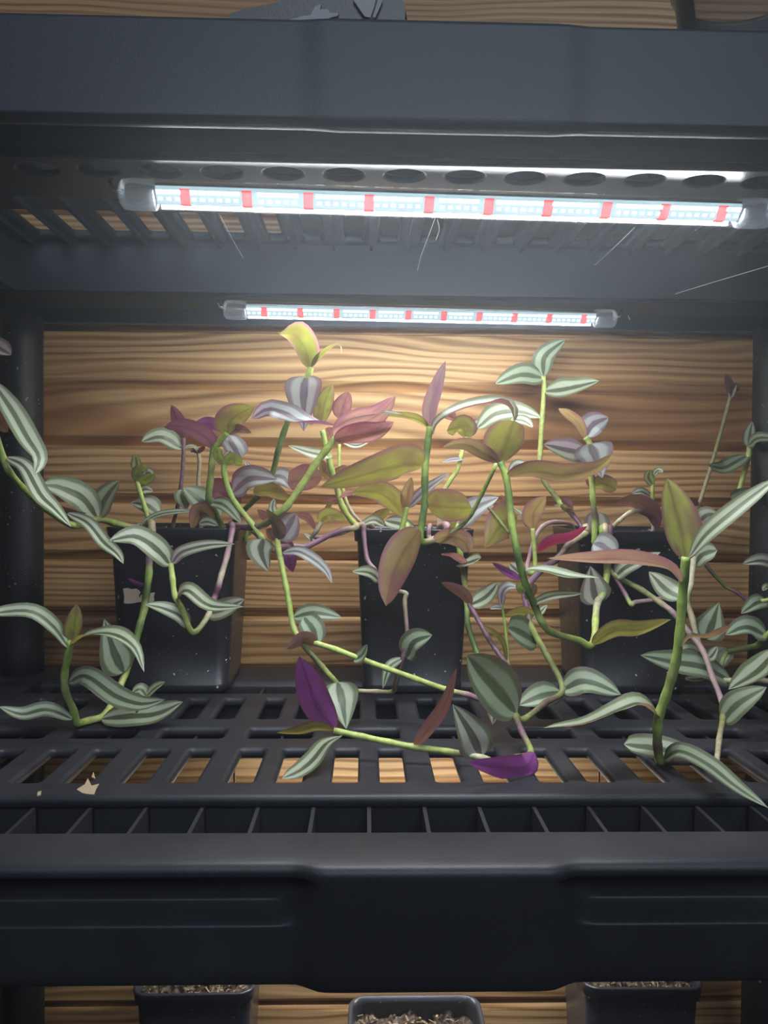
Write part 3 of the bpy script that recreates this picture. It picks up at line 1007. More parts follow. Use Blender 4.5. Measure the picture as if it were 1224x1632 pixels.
PROF = {'n': (0.55, 0.78), 'h': (0.34, 0.95), 'r': (0.5, 0.42), 'l': (0.6, 0.95), 'e': (0.8, 0.62)}
NL, NW = 18, 8
rl = random.Random(21)
def leaf(s, w, f, d0, d1=None, m='p', sh='n', fold=None, curl=0.0, wave=None):
    """s: midrib from base to tip 'x,y x,y ...'; w: breadth in pixels; f: 'T' upper face seen, 'U' underside seen, a number = turn of the blade in degrees, or (from, to)"""
    P = []
    for a in s.split():
        q = a.split(',')
        P.append((float(q[0]), float(q[1])))
    if d1 is None: d1 = d0 - 0.012
    base = CUR.location
    if f == 'T': f = rl.uniform(22, 40)
    elif f == 'U': f = rl.uniform(140, 158)
    a0, a1 = f if isinstance(f, tuple) else (f, f)
    if fold is None: fold = rl.uniform(0.16, 0.30)
    if wave is None: wave = rl.uniform(0.02, 0.06)
    ph = rl.uniform(0, 6.28)
    n = len(P) - 1
    P3 = [(x, y, d0 + (d1 - d0) * i / n) for i, (x, y) in enumerate(P)]
    fine = catmull(P3, NL * 6)
    TS = [(i / NL) ** 1.5 for i in range(NL + 1)]
    S = [at(*fine[round(t * NL * 6)]) for t in TS]
    e1, e2 = PROF[sh]
    tm = e1 / (e1 + e2)
    fm = tm ** e1 * (1 - tm) ** e2
    bm = bmesh.new()
    uvl = bm.loops.layers.uv.new('UVMap')
    rows, uvs = [], {}
    prevS = None
    lastT = None
    for i, p in enumerate(S):
        t = TS[i]
        T = (S[min(i + 1, NL)] - S[max(i - 1, 0)])
        if T.length < 1e-6: T = lastT
        T = T.normalized(); lastT = T
        Vw = (p - EYE)
        dist = Vw.dot(fw)
        Vw.normalize()
        Cc = -(Vw - T * Vw.dot(T)).normalized()
        Sd = Cc.cross(T).normalized()
        if prevS is None:
            if Sd.z < 0: Sd = -Sd
            # blades that stand nearly upright: keep a steady side
        elif Sd.dot(prevS) < 0: Sd = -Sd
        prevS = Sd
        a = math.radians(a0 + (a1 - a0) * t)
        N = Cc * math.cos(a) + Sd * math.sin(a)
        W = Sd * math.cos(a) - Cc * math.sin(a)
        hw = w * 0.5 * dist / F / max(0.5, abs(math.cos(a)))
        tt = min(max(t, 0.004), 1.0)
        if sh == 'h':
            prof = math.sqrt(max(0.0, 1 - ((0.36 - tt) / 0.36) ** 2)) if tt < 0.36 else max(0.0, 1 - ((tt - 0.36) / 0.64) ** 1.45) ** 0.95
        else:
            prof = tt ** e1 * (1 - tt) ** e2 / fm if tt < 1 else 0.0
        prof = max(prof, 0.10 * (1 - t) ** 3 + (0.012 if t < 1 else 0.0))
        row = []
        for j in range(NW + 1):
            u = j / NW * 2 - 1
            q = p + W * (u * hw * prof) + N * (hw * prof * (fold * abs(u) ** 1.4 - curl * u * u) + hw * wave * math.sin(t * 9 + ph + u * 2.0) * abs(u) * prof)
            if q.y > 0.33 and q.z < ZL + 0.0008: q.z = ZL + 0.0008
            vtx = bm.verts.new(q - base)
            uvs[vtx] = (j / NW, t)
            row.append(vtx)
        rows.append((row, N))
    for (ra, N), (rb, _) in zip(rows, rows[1:]):
        for j in range(NW):
            fc = bm.faces.new((ra[j], ra[j + 1], rb[j + 1], rb[j]))
            fc.normal_update()
            if fc.normal.dot(N) < 0: fc.normal_flip()
            for l in fc.loops: l[uvl].uv = uvs[l.vert]
    me = bpy.data.meshes.new('leaf')
    bm.to_mesh(me); bm.free()
    return link('leaf', me, LM[m], CUR, True)

# ================================================================== the vines of the left pot
vine('vine arching from left pot past the left picture edge before the post', (222, 840, .56))
stem('222,840,.56,t 215,841,.548 180,833,.53,g 155,828,.50,o 118,838,.47,g 75,812,.44 58,798,.43 35,776,.415 14,750,.40 6,732,.40 -8,688,.395', 10)
leaf('-14,606 16,650 43,697 62,730 54,758', 34, 'T', .395, .375, 'p')
leaf('-28,540 0,556 18,566', 30, 'T', .40, .39)
leaf('-16,652 0,672 13,688', 22, 'U', .41, .40, 'b')
leaf('11,729 40,745 64,788 88,812 114,840', 27, 'T', .40, .375)
leaf('156,827 132,795 98,778 66,772', 44, 'T', .50, .465)
leaf('157,824 168,795 191,765', 34, 'T', .505, .50, 'd')
leaf('150,829 120,823 88,806', 18, 'U', .50, .47, 'b')
leaf('108,818 140,834 165,864 186,882 197,899', 22, 'T', .475, .455)

vine('upright green sprout at left corner of left pot with three small bright leaves', (238, 838, .57))
stem('238,838,.57,t 232,812,.57,y 222,780,.57 217,762,.57 216,748,.57', 7)
leaf('216,752 218,738 215,723', 17, 'T', .57, .565, 'g')
leaf('218,766 221,752 231,745', 18, 'U', .568, .56, 'g', 'r')
leaf('219,766 232,765 246,756', 17, 'U', .567, .56, 'g', 'r')
leaf('226,766 236,753 244,757', 14, 'T', .575, .57)
leaf('222,784 232,780 244,783', 16, 'T', .573, .575)
leaf('253,819 235,806 209,801', 30, 'T', .578, .575)

vine('vine hanging down the left pot front to an upright shoot at lower left', (236, 836, .56))
stem('236,836,.56,y 246,847,.53,t 243,862,.52,m 238,890,.518,m 237,915,.516,g 233,945,.513,d 230,970,.51,y 222,1000,.505,d 213,1035,.50,g 199,1074,.495,y 185,1108,.485,y 165,1141,.47 140,1150,.462 126,1157,.457,g 117,1132,.455 104,1100,.45,o 103,1075,.45,g 108,1045,.447 113,1022,.445', 11)
leaf('237,936 219,931 203,921', 8, 'U', .515, .51, 'p')
leaf('197,1071 181,1038 166,986', 56, (20, 20), .49, .48, 'd', 'h')
leaf('109,1032 86,1000 50,975 0,976 -14,982', 24, (40, 25), .445, .42)
leaf('114,1022 119,996 122,963', 28, 'U', .447, .44, 'y')
leaf('116,1026 140,1012 180,1011 214,1032 230,1072', 24, (100, 30), .445, .42, 'y')
leaf('110,1087 138,1078 185,1110 225,1122 263,1115', 34, 'T', .45, .43, 'd')
leaf('115,1146 75,1131 35,1138 -2,1126', 24, 'T', .452, .44)
leaf('163,1146 205,1142 250,1138 292,1118', 38, 'T', .465, .455)
stem('204,1150,.462,d 214,1148,.463 222,1124,.463 234,1108,.463', 5, 'side_shoot')
leaf('236,1113 224,1099 210,1104', 18, 'T', .463, .46, 'd')
leaf('233,1110 248,1096 263,1087', 13, 'T', .463, .46, 'g')

vine('vine bent like a hook in front of the left pot with pale striped leaves', (366, 838, .56))
stem('366,838,.56,p 371,845,.527 362,885,.51,q 353,916,.505,w 348,935,.50,p 342,952,.50,p 333,979,.492,w 308,1008,.48,y 290,971,.482,g 279,950,.483,y 275,923,.485 272,898,.487', 9)
leaf('271,900 250,876 215,855 173,862', 38, 'T', .487, .465)
leaf('274,898 290,880 330,869 374,867', 20, 'T', .487, .47)
leaf('275,897 273,884 263,868', 12, 'U', .489, .487, 'm')
leaf('282,950 300,942 335,966 389,967', 24, (55, 40), .483, .46, 'm')
leaf('331,979 358,970 390,955', 32, 'T', .494, .48)
leaf('300,1000 288,983 262,970 231,963', 24, 'T', .482, .475)

vine('slender purple stemmed shoot in the left pot with pointed purple top leaf', (276, 836, .59))
stem('276,836,.59,b 283,808,.585,m 288,777,.585 292,734,.585,p 293,698,.585', 6)
leaf('292,698 284,675 273,645', 24, 'U', .585, .58, 'u')
leaf('290,715 258,697 225,704', 28, 'T', .585, .57)
leaf('290,781 291,797 297,814', 29, 'T', .575, .57, 'd', 'h')
leaf('294,714 305,711 316,714', 6, 'T', .587, .59)

vine('dried stump with a withered tip standing behind the left pot shoots', (320, 838, .605))
stem('320,838,.605,t 316,775,.605 318,735,.605 315,718,.605,b', 6)
leaf('316,720 310,712 300,710', 6, 'T', .603, .60, 'b')
leaf('316,722 322,716 326,711', 8, 'U', .603, .60, 'b')
leaf('315,722 308,718 304,721', 7, 'U', .603, .60, 'b')

vine('thick green shoot in the left pot with olive top leaf and long purple side leaf', (354, 840, .56))
stem('354,840,.56,o 340,812,.555,d 333,796,.55,d 335,769,.55,g 338,738,.55,y 341,716,.548,g 350,703,.547 362,690,.545', 10)
leaf('341,715 325,695 290,680 261,681', 28, (150, 130), .548, .535, 'u')
leaf('357,685 332,675 303,682', 20, 'U', .57, .565, 'p')
leaf('362,691 370,668 405,648', 42, 'U', .545, .535, 'o')
leaf('362,691 380,684 401,690', 15, 'U', .55, .55, 'b')
leaf('362,693 372,712 383,730', 36, 'T', .555, .55, 'v', 'r')
leaf('350,826 325,802 292,777', 44, 'T', .575, .57, 'd')
leaf('330,785 352,785 380,812', 40, 'U', .572, .565, 'u', 'r')
leaf('336,800 358,806 386,835', 22, 'T', .552, .54, 'd')
leaf('340,830 318,816 305,844', 26, 'U', .555, .545, 'a')
leaf('318,834 332,832 348,838', 16, 'T', .552, .545)
leaf('222,837 250,821 285,815 314,815', 10, 'T', .55, .56, 'd')

vine('curved green runner over right rim of left pot ending in a striped heart leaf', (392, 838, .575))
stem('392,838,.575,g 404,846,.55 418,859,.525,y 400,833,.53 378,806,.53,g 366,785,.53 358,757,.53 357,740,.53', 9)
leaf('357,742 348,728 346,712', 15, 'U', .53, .527, 'g', 'r')
leaf('358,741 370,732 387,737', 20, 'U', .53, .525, 'g', 'r')
leaf('359,742 362,728 368,718', 14, 'T', .534, .537)
leaf('419,859 416,880 428,911', 46, (18, 12), .522, .515, 'p', 'h')

vine('tallest left pot shoot with yellow green top leaf curled below the back tube', (372, 838, .585))
stem('372,838,.585,b 382,820,.575,d 411,791,.57,d 432,760,.565,g 443,720,.56,d 452,690,.56,d 466,652,.555,g 480,620,.55,y 492,597,.545 496,586,.545', 9)
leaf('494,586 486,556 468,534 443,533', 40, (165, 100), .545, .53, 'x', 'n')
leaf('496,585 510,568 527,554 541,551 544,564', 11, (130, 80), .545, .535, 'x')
leaf('489,600 485,618 484,650 484,688', 58, (25, 5), .545, .53, 'v', 'h')
leaf('434,757 452,762 466,780', 30, 'T', .575, .57, 'v')
leaf('404,786 430,782 464,797', 26, 'U', .56, .55, 'o')
leaf('400,754 396,745 391,735', 11, 'T', .57, .57, 'v')
leaf('371,785 398,764 442,764', 40, 'T', .545, .53, 'v')

vine('thick diagonal green runner leaning right from left pot to pink upper leaves', (366, 840, .57))
stem('366,840,.57,q 400,840,.535,q 424,834,.52,o 441,820,.505,g 457,807,.50,y 480,775,.495,y 502,741,.49 520,717,.485 535,697,.48', 11)
leaf('533,699 560,680 600,664 631,631', 42, (150, 150), .48, .46, 'k')
leaf('533,701 565,694 600,688 628,672', 34, (145, 145), .478, .465, 'k')
leaf('530,683 560,665 605,658 642,660', 9, (60, 60), .478, .46)
leaf('535,678 505,675 475,670 450,658 425,652 400,668', 32, (108, 15), .485, .50, 'v', 'e')
leaf('513,760 487,764 458,770', 42, 'U', .515, .51, 'm', 'r')

# ================================================================== the vines of the middle pot
vine('vine crossing left from middle pot and hanging to a heart leaf above the slots', (592, 839, .56))
stem('592,839,.56,q 566,841,.53,t 538,847,.525,p 491,870,.52,p 470,871,.515,q 444,873,.51,q 447,890,.507,y 456,935,.50,g 461,962,.495 468,1001,.49,y 486,1030,.48,o 513,1062,.475,o 538,1090,.465,g', 9)
stem('447,890,.507,y 443,873,.507 443,858,.507', 9, 'side_shoot')
leaf('443,860 440,838 424,811', 22, (130, 110), .505, .50, 'd')
leaf('445,860 460,838 472,818', 46, (25, 25), .508, .505, 'v')
leaf('440,828 434,810 437,794', 14, 'T', .52, .52)
leaf('430,832 420,822 410,812', 14, 'U', .53, .53, 'm')
leaf('448,852 458,884 467,912', 26, 'U', .515, .51, 'p')
leaf('451,881 475,879 500,892 520,910 529,930', 18, (50, 20), .505, .485, 'v')
leaf('436,862 430,850 424,844', 16, 'U', .52, .52, 'b')
leaf('475,822 490,826 503,845', 13, 'U', .53, .53, 'm')
leaf('538,1088 545,1118 552,1162', 56, (12, 5), .463, .445, 'p', 'h')

vine('short runner left of the middle pot ending in an upturned yellowish leaf', (578, 838, .58))
stem('578,838,.58,t 545,849,.545,q 520,855,.54,p 499,856,.535,q 505,845,.53,w 512,832,.53,w', 7)
leaf('509,833 525,821 551,828', 24, 'U', .53, .525, 'y')
leaf('519,817 524,808 529,799', 9, 'U', .55, .55, 'o')
leaf('486,850 498,862 492,866', 8, 'T', .535, .53)

vine('leaning light green shoot at left edge of middle pot with yellow top leaf', (584, 838, .59))
stem('584,838,.59,t 566,836,.58,y 545,806,.575,y 535,770,.572,y 528,748,.57,g 521,716,.57 514,686,.57', 9)
stem('581,838,.6,t 560,815,.6,w 548,785,.6,y 541,742,.6,y 541,708,.6,y', 5, 'side_shoot')
leaf('512,674 517,645 530,611', 31, 'U', .57, .56, 'y')
leaf('541,667 548,645 556,624', 30, 'U', .575, .57, 'k')
leaf('530,726 500,723 459,710', 18, 'T', .57, .56)
leaf('545,704 570,710 598,697', 10, 'T', .575, .57)
leaf('520,682 526,692 531,702', 18, 'U', .575, .575, 'k', 'r')
leaf('530,763 517,750 511,732', 20, 'U', .585, .585, 'a')
leaf('528,763 542,756 556,745', 22, 'U', .585, .585, 'a', 'r')
leaf('543,795 525,800 511,797', 9, 'U', .58, .575, 'k')
leaf('498,676 484,664 470,657', 12, 'U', .575, .575, 'o')

vine('tall thick shoot at the centre of the middle pot with a spear like purple tip', (702, 840, .565))
stem('702,840,.565,q 711,848,.53,q 692,860,.508,q 671,862,.495,g 673,830,.495,d 677,802,.495,d 677,766,.495,d 678,744,.495,g 681,712,.495,d 685,680,.495,g', 11)
leaf('685,684 686,650 697,615 710,575', 25, (165, 150), .495, .485, 'w')
leaf('682,680 660,667 630,662 596,661', 13, (125, 110), .495, .475, 'o')
leaf('687,695 700,671 740,650 790,642 812,650 819,670', 28, (62, 95), .495, .46, 'm', 'e')
leaf('674,743 645,740 590,754 510,776', 54, 'U', .495, .465, 'o')
leaf('680,804 708,808 752,810', 52, 'U', .495, .48, 'o', 'r')
leaf('669,844 645,878 626,920 615,966', 54, 'U', .488, .465, 'n')
leaf('690,862 715,856 738,862 748,880', 30, 'U', .505, .49, 'a', 'r')

vine('small bud topped shoot left of the tall shoot in the middle pot', (650, 840, .555))
stem('650,840,.555,y 648,852,.53 638,858,.51 641,840,.51,g 644,829,.51 649,808,.51', 8)
leaf('648,812 650,788 656,760', 20, 'U', .51, .505, 'a')
leaf('651,808 675,784 717,753', 17, (40, 40), .512, .50, 'v')
leaf('640,821 625,800 600,784 560,785', 38, 'U', .515, .50, 'o')
leaf('566,785 552,787 540,794', 9, 'U', .502, .50, 'k')
leaf('630,792 608,776 582,779', 20, 'U', .55, .55, 'a')
leaf('590,834 606,822 622,811', 18, 'U', .57, .565, 'o')
leaf('612,837 595,829 573,838', 15, 'T', .545, .54)
leaf('614,830 640,836 664,846', 24, 'T', .55, .54)
leaf('684,782 688,788 692,795', 18, 'U', .545, .54, 'k', 'r')

vine('thin brown vine hanging over left front of middle pot down to the slots', (578, 840, .555))
stem('578,840,.555,q 580,850,.527,p 585,890,.52,p 597,908,.515,q 612,932,.512,q 630,941,.511 647,946,.51,w 645,960,.508,t 649,1014,.50,m 643,1044,.498,m 631,1088,.50,b 626,1102,.505,o 600,1102,.506,t 568,1101,.505', 7)
leaf('605,925 588,913 561,911', 20, 'T', .515, .50)
leaf('648,1048 660,1024 689,1012', 38, 'T', .498, .485, 'd')
leaf('641,1049 620,1064 610,1098', 16, 'T', .498, .49, 'd')

vine('bright green vine down right side of middle pot and back left above the shelf', (722, 839, .565))
stem('722,839,.565,g 727,846,.53 733,880,.52,g 740,924,.513,o 744,960,.51,g 746,997,.50,d 762,1046,.48,d 775,1088,.462,o 765,1112,.455,q 745,1107,.452,q 712,1099,.45,y 660,1081,.45 616,1065,.45 577,1051,.452 535,1035,.455 500,1024,.455', 9)
leaf('503,1026 483,1018 457,1035', 22, (150, 160), .455, .445, 'b')
leaf('506,1026 498,1003 484,983', 40, 'T', .458, .46, 'd', 'r')
leaf('468,984 500,977 545,984', 28, 'T', .472, .465, 'd')
leaf('564,1052 577,1044 586,1027', 18, 'T', .452, .445, 'd')
leaf('738,899 722,888 705,882', 18, (110, 110), .515, .50, 'm')
leaf('736,898 750,896 767,889', 22, (70, 60), .515, .50, 'r')

vine('thin olive shoot rising at the right of the middle pot towards the round olive leaf', (686, 840, .57))
stem('686,840,.57,q 684,856,.527,q 697,858,.51,o 720,848,.50,o 739,834,.495,o 752,818,.49,o 768,787,.48,g 791,740,.462,y', 7)
leaf('730,838 755,812 795,792', 36, 'T', .56, .55, 'v')
leaf('716,846 722,838 728,832', 8, 'U', .50, .50, 'o')

vine('slender curved shoot behind the middle pot with small yellow leaf near the wall', (700, 838, .60))
stem('700,838,.60,w 705,792,.60,w 716,768,.60,y 728,750,.60,y 735,726,.60,y 743,696,.60,y', 7)
leaf('744,698 735,682 712,686', 36, 'U', .60, .59, 'y')
leaf('726,668 715,662 704,658', 16, 'U', .595, .59, 'k')
leaf('745,696 755,682 767,667', 16, 'T', .605, .60, 'v')
leaf('762,682 790,660 825,656 864,666', 32, 'T', .60, .58)
leaf('815,668 835,671 849,681', 16, 'T', .58, .57)
leaf('741,731 720,733 704,737', 8, 'T', .60, .59, 'v')

# ================================================================== the vines of the right pot
vine('dark green vine looping low from right pot and up to a round olive leaf', (957, 846, .565))
stem('957,846,.565,t 962,858,.528 968,905,.52,o 962,944,.505,g 952,961,.50,w 949,990,.485,y 947,1020,.47,y 938,1029,.462,y 923,1021,.46,g 880,1008,.455,o 863,990,.45,y 852,964,.448,d 840,938,.445,d 830,905,.443,d 824,879,.44,d 816,835,.44,g 811,790,.44,d 806,758,.44,g 797,736,.44,d', 11)
leaf('796,737 806,708 820,670', 62, 'U', .44, .43, 'o', 'r')
leaf('795,737 770,722 740,708 705,713', 24, 'U', .44, .42, 'n')
leaf('808,760 850,752 900,757 950,746 979,722', 30, (125, 150), .44, .40, 'n')
leaf('812,754 825,740 848,745', 15, 'T', .445, .44)
leaf('838,908 870,911 910,920 955,921', 26, (72, 80), .443, .42, 'g')
leaf('829,924 808,912 784,896', 13, 'U', .445, .435, 'p')
leaf('828,914 818,904 812,898', 20, 'T', .45, .45)
leaf('838,955 848,942 850,930', 18, 'U', .455, .455, 'd', 'r')
leaf('826,928 828,938 836,946', 12, 'U', .44, .44, 'g', 'r')
leaf('846,963 880,950 929,946', 15, 'T', .45, .43)
leaf('944,1027 980,1006 1020,1004 1070,987', 27, (140, 120), .462, .44, 'y')
leaf('951,962 945,935 941,902', 50, (15, 20), .505, .50, 'p', 'h')
leaf('824,824 800,836 772,874', 60, 'U', .455, .445, 'o', 'h')
stem('812,850,.445,o 795,828,.448,o 778,808,.45,b', 5, 'side_shoot')
leaf('814,806 806,798 798,788', 5, 'U', .445, .44, 'm')

vine('crimson leaf sprig left of right pot on a pink arched stem', (912, 838, .58))
stem('912,838,.58,q 885,832,.55,q 866,838,.538,q 853,856,.53,q 846,880,.525,p 840,904,.52,q 846,914,.518,g 853,905,.518,y 851,870,.518,y 849,842,.518,y', 7)
leaf('849,843 852,815 870,791', 32, 'U', .518, .51, 'a')
leaf('846,839 830,820 815,807', 11, (60, 80), .52, .52, 'p')
leaf('857,879 878,863 908,856 937,838', 17, 'U', .518, .50, 'r')

vine('brown vine from right pot dropping to the slots and running left with purple leaves', (934, 842, .575))
stem('934,842,.575,t 932,848,.527,t 919,858,.52,t 905,870,.518,b 889,890,.515,b 868,904,.51,m 845,928,.503,m 836,944,.50,m 842,981,.49,m 848,1003,.485,y 872,1045,.475,o 897,1098,.455,o 868,1121,.442,b 834,1147,.43,o 822,1141,.425,o 831,1165,.412,m 846,1199,.398,g 822,1208,.391,o 797,1217,.388,g 769,1208,.39,w 715,1198,.392,y 663,1191,.394,y 620,1183,.396,y 577,1174,.398,y 532,1164,.40,y', 10)
leaf('822,1135 795,1103 768,1072 744,1044', 76, (30, 18), .425, .40, 'd')
leaf('797,1112 790,1132 785,1155', 30, 'T', .432, .425, 'd', 'h')
leaf('896,1099 935,1086 990,1107', 42, (40, 25), .455, .44, 'd')
leaf('894,1103 862,1110 826,1124', 40, 'T', .458, .45, 'd')
leaf('766,1205 750,1168 721,1122', 60, (12, 20), .392, .385, 'p', 'h')
leaf('852,1200 838,1222 800,1224 745,1215', 40, (160, 150), .383, .362, 'p')
leaf('661,1189 682,1164 710,1122 728,1063', 22, (140, 130), .394, .385, 'm')
leaf('533,1163 505,1126 490,1086 477,1046', 50, (160, 150), .40, .395, 'p')
leaf('532,1164 505,1160 475,1166 440,1168', 16, (130, 120), .40, .39, 'o')
leaf('546,1172 520,1185 500,1210 478,1228 449,1241', 28, (75, 20), .398, .37, 'm', 'e')
leaf('855,1026 833,1010 809,1000', 44, 'T', .485, .475, 'd', 'r')
leaf('856,984 832,976 804,980', 17, (150, 130), .492, .48, 'o')
leaf('850,988 862,975 872,964', 12, 'T', .49, .49)
stem('822,1140,.428,o 815,1085,.45,m 806,1058,.46,m 790,1035,.468,m 777,1015,.472,m 757,979,.48,m 747,963,.485,m', 8, 'side_shoot')
leaf('751,964 735,944 703,928', 19, 'U', .485, .475, 'b')
leaf('750,964 775,951 794,928', 29, (45, 30), .487, .48)
leaf('806,1052 800,1026 785,1008 769,996', 11, (115, 110), .462, .465, 'o')
stem('822,1138,.43,o 814,1085,.455,o 811,1066,.46,o 808,1026,.465,g 804,990,.468,g 799,964,.47,d', 5, 'side_shoot')
leaf('799,964 801,944 811,935 826,937', 17, (35, 50), .47, .46, 'v')
leaf('801,969 790,968 781,971', 9, 'T', .47, .465, 'v')

vine('tall right pot shoot with a big heart shaped silver leaf near its top', (961, 844, .565))
stem('961,844,.565,t 955,858,.53,g 948,866,.52,g 948,839,.52,g 947,818,.52,b 945,793,.52,g 943,760,.52,y 941,712,.52,y 933,697,.52,y', 9)
leaf('932,698 922,675 905,660 890,651', 17, 'U', .52, .51, 'a')
leaf('933,696 946,676 970,665', 40, (30, 15), .522, .52, 'v')
leaf('940,708 949,728 960,762', 60, (20, 10), .518, .505, 'v', 'h')
leaf('936,724 905,718 866,708', 36, 'T', .525, .51)
leaf('946,775 962,771 983,780', 27, 'U', .522, .515, 'o', 'r')
leaf('943,776 938,770 934,764', 8, 'U', .525, .525, 'm')
leaf('952,854 950,836 951,815', 40, (25, 20), .53, .53, 'p', 'r')
leaf('946,866 960,870 980,886', 42, (25, 15), .515, .505, 'v', 'r')

vine('sprig near the boards under the right end of back tube with three striped leaves', (928, 842, .60))
stem('928,842,.60,m 912,820,.61,m 894,803,.615,y 886,792,.617,o 867,767,.622,o 860,739,.625,t 861,720,.626,y 864,667,.628,y 867,625,.628,y 866,600,.628,y', 8)
leaf('866,599 869,568 901,541', 34, (25, 30), .628, .62, 'd')
leaf('865,602 830,598 789,612', 34, (40, 30), .628, .615, 'd')
leaf('868,624 905,620 955,607', 30, (50, 40), .628, .61, 'p')
leaf('893,805 902,811 914,812', 10, 'U', .612, .605, 'y')
leaf('895,796 905,804 912,818', 14, 'U', .612, .605, 'm')
leaf('893,805 888,806 883,805', 5, 'T', .612, .61)

vine('small pale sprout at the back of the right pot with tiny curled top leaves', (1041, 840, .59))
stem('1041,840,.59,w 1040,807,.59,o 1040,776,.59,y 1041,758,.59,y', 6)
leaf('1040,772 1033,760 1037,748', 17, (50, 30), .588, .585, 'g')
leaf('1041,758 1049,750 1057,753', 10, 'T', .588, .58)
leaf('1036,791 1022,784 1007,787', 13, 'T', .59, .58)

vine('arched tan runner with brown drooping leaf on the soil of the right pot', (972, 846, .565))
stem('972,846,.565,t 988,829,.56,w 1004,817,.56,w 1022,815,.562,m 1046,832,.57,m', 7)
leaf('1047,842 1037,813 1010,799 983,802', 26, 'U', .565, .55, 'b')
leaf('1048,842 1040,822 1016,815', 16, 'U', .562, .56, 'm')

vine('dry straw coloured stalk with a withered bud leaning right beside the wall', (1108, 844, .605))
stem('1108,844,.605,b 1109,818,.61,g 1112,806,.615,t 1120,786,.62,t 1145,703,.625,o 1166,626,.628,t', 6)
leaf('1165,632 1162,614 1157,596', 14, 'U', .626, .62, 'b')
leaf('1166,632 1172,618 1178,622', 13, 'U', .624, .62, 'b')
leaf('1164,634 1168,622 1174,612', 12, 'T', .625, .62, 'b')
leaf('1113,806 1101,799 1088,798', 12, 'U', .612, .605, 'b')
leaf('1110,811 1102,812 1094,808', 8, 'U', .612, .60, 'm')
leaf('1112,836 1125,822 1144,819', 28, 'T', .605, .595)

vine('yellow green shoot at the far right beside the right post with striped leaves', (1104, 845, .59))
stem('1104,845,.59,q 1138,825,.595,q 1168,803,.60,q 1177,785,.60,y 1187,749,.60,y 1194,722,.60,y 1193,708,.60,d', 8)
leaf('1193,712 1195,694 1199,672', 20, (20, 20), .60, .595, 'd')
leaf('1193,710 1210,698 1242,701', 18, 'T', .595, .56, 'd')
leaf('1191,726 1170,738 1150,746 1128,741', 25, (40, 20), .60, .585, 'd')
leaf('1212,783 1190,791 1166,798', 28, (40, 35), .59, .575, 'd', 'r')

vine('pinkish tan vine hanging from right pot to the slots beside the foreground shoot', (974, 846, .56))
stem('974,846,.56,m 968,858,.53,m 968,900,.522,m 984,919,.515,o 1022,940,.51,o 1054,962,.505,t 1072,976,.50,q 1095,1005,.495,q 1120,1037,.485,q 1136,1080,.47,q 1150,1117,.455,q 1152,1143,.44,o 1146,1180,.42,t 1142,1225,.392,w', 9)
stem('968,900,.522,m 984,925,.515,m 996,946,.51,m 1006,963,.505,y 1012,960,.505,q 1040,956,.508,q 1078,950,.512,q', 7, 'side_shoot')
leaf('981,919 1000,903 1053,880', 26, 'T', .515, .50)
leaf('1152,1149 1176,1122 1222,1095', 40, (35, 30), .44, .425, 'd')
leaf('1165,1086 1120,1063 1070,1055 1020,1044', 40, (45, 30), .49, .475, 'd')
leaf('1118,1042 1095,1036 1072,1046', 24, 'T', .50, .50, 'd')
leaf('1092,1082 1115,1082 1132,1074', 12, 'T', .50, .50, 'd')

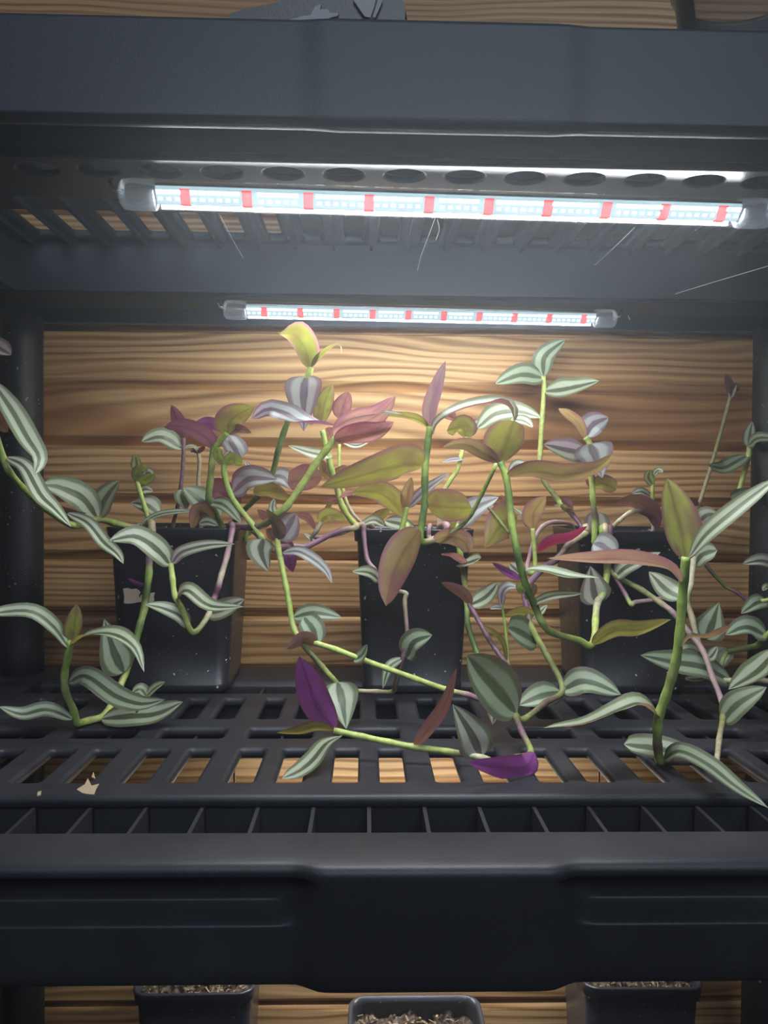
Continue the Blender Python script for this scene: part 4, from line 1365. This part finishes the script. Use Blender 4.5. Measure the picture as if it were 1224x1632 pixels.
vine('stout green foreground shoot at right with a long brown leaf pointing left', (1054, 1222, .392), rooted=False)
stem('1120,1229,.391,b 1085,1223,.391,b 1060,1221,.391,b 1053,1217,.391,g 1048,1190,.39,b 1048,1160,.388,g 1051,1138,.386,g 1061,1110,.383,g 1071,1078,.38,o 1077,1054,.378,g 1083,1012,.375,g 1087,960,.372,g 1090,922,.37,d 1093,888,.368,g', 14)
leaf('1094,892 1086,850 1076,808 1063,762', 58, (150, 160), .368, .37, 'y')
leaf('1098,889 1125,853 1165,818 1240,760', 30, (35, 30), .367, .345, 'm', 'e')
leaf('1087,930 1065,905 1010,893 940,892 872,890', 22, (130, 115), .37, .33, 'c', 'e')
leaf('1086,1031 1102,1016 1135,1016 1166,998', 26, (75, 110), .374, .36, 'a', 'e')
leaf('1086,953 1062,940 1034,911', 36, 'T', .40, .41, 'p')
leaf('1050,1140 1020,1122 985,1133 930,1154 866,1160', 30, (70, 75), .386, .37, 'a')
leaf('1108,1204 1050,1194 994,1186', 38, 'T', .395, .40, 'p', 'r')
leaf('1058,1210 1085,1198 1130,1220 1175,1255 1225,1288', 28, (40, 30), .39, .322, 'd')

vine('speckled tan vine over the right corner of the right pot meeting the hanging tan one', (1106, 848, .56))
stem('1106,848,.56,t 1107,862,.525,t 1106,885,.515,w 1101,930,.508,w 1095,955,.505,o 1103,985,.50,t 1111,1020,.495,t 1120,1040,.492,w 1130,1056,.488,w', 9)
leaf('1107,900 1120,884 1143,877', 32, 'T', .515, .50, 'p', 'r')
leaf('1126,1018 1135,995 1146,960', 50, (20, 25), .50, .495, 'd', 'h')
leaf('1128,1050 1136,1044 1144,1030', 18, 'T', .49, .485)
leaf('1156,1032 1147,1046 1140,1065', 40, (30, 30), .505, .50, 'd', 'r')

vine('thin brown runner from right pot to a small green leaf at right edge', (1098, 848, .575))
stem('1098,848,.575,b 1112,868,.54,b 1125,900,.53,b 1155,933,.525,o 1173,943,.522,m 1192,957,.52,m 1212,958,.515,y 1240,952,.51,y', 6)
leaf('1221,957 1205,962 1181,978', 26, 'T', .516, .505, 'g')
leaf('1230,940 1222,936 1216,942', 12, 'T', .515, .51, 'g')
leaf('1244,905 1215,894 1183,899', 22, 'T', .50, .48)

vine('yellowish vine entering low at the right edge with a large pale leaf', (1146, 1084, .49), rooted=False)
stem('1146,1084,.49,o 1170,1085,.485,w 1193,1082,.48,w 1240,1088,.47,w', 9)
leaf('1240,1035 1208,1070 1161,1099', 36, (60, 40), .47, .455, 'a')
stem('1158,1038,.50,o 1180,1034,.498,o 1206,1029,.495,g 1216,1018,.49,g 1236,1000,.485,g', 9, 'side_shoot')
leaf('1222,1014 1190,1000 1156,1012', 32, (40, 30), .49, .485, 'd')
stem('1158,1038,.50,o 1150,1058,.497,o 1146,1084,.49,o', 7, 'side_shoot')
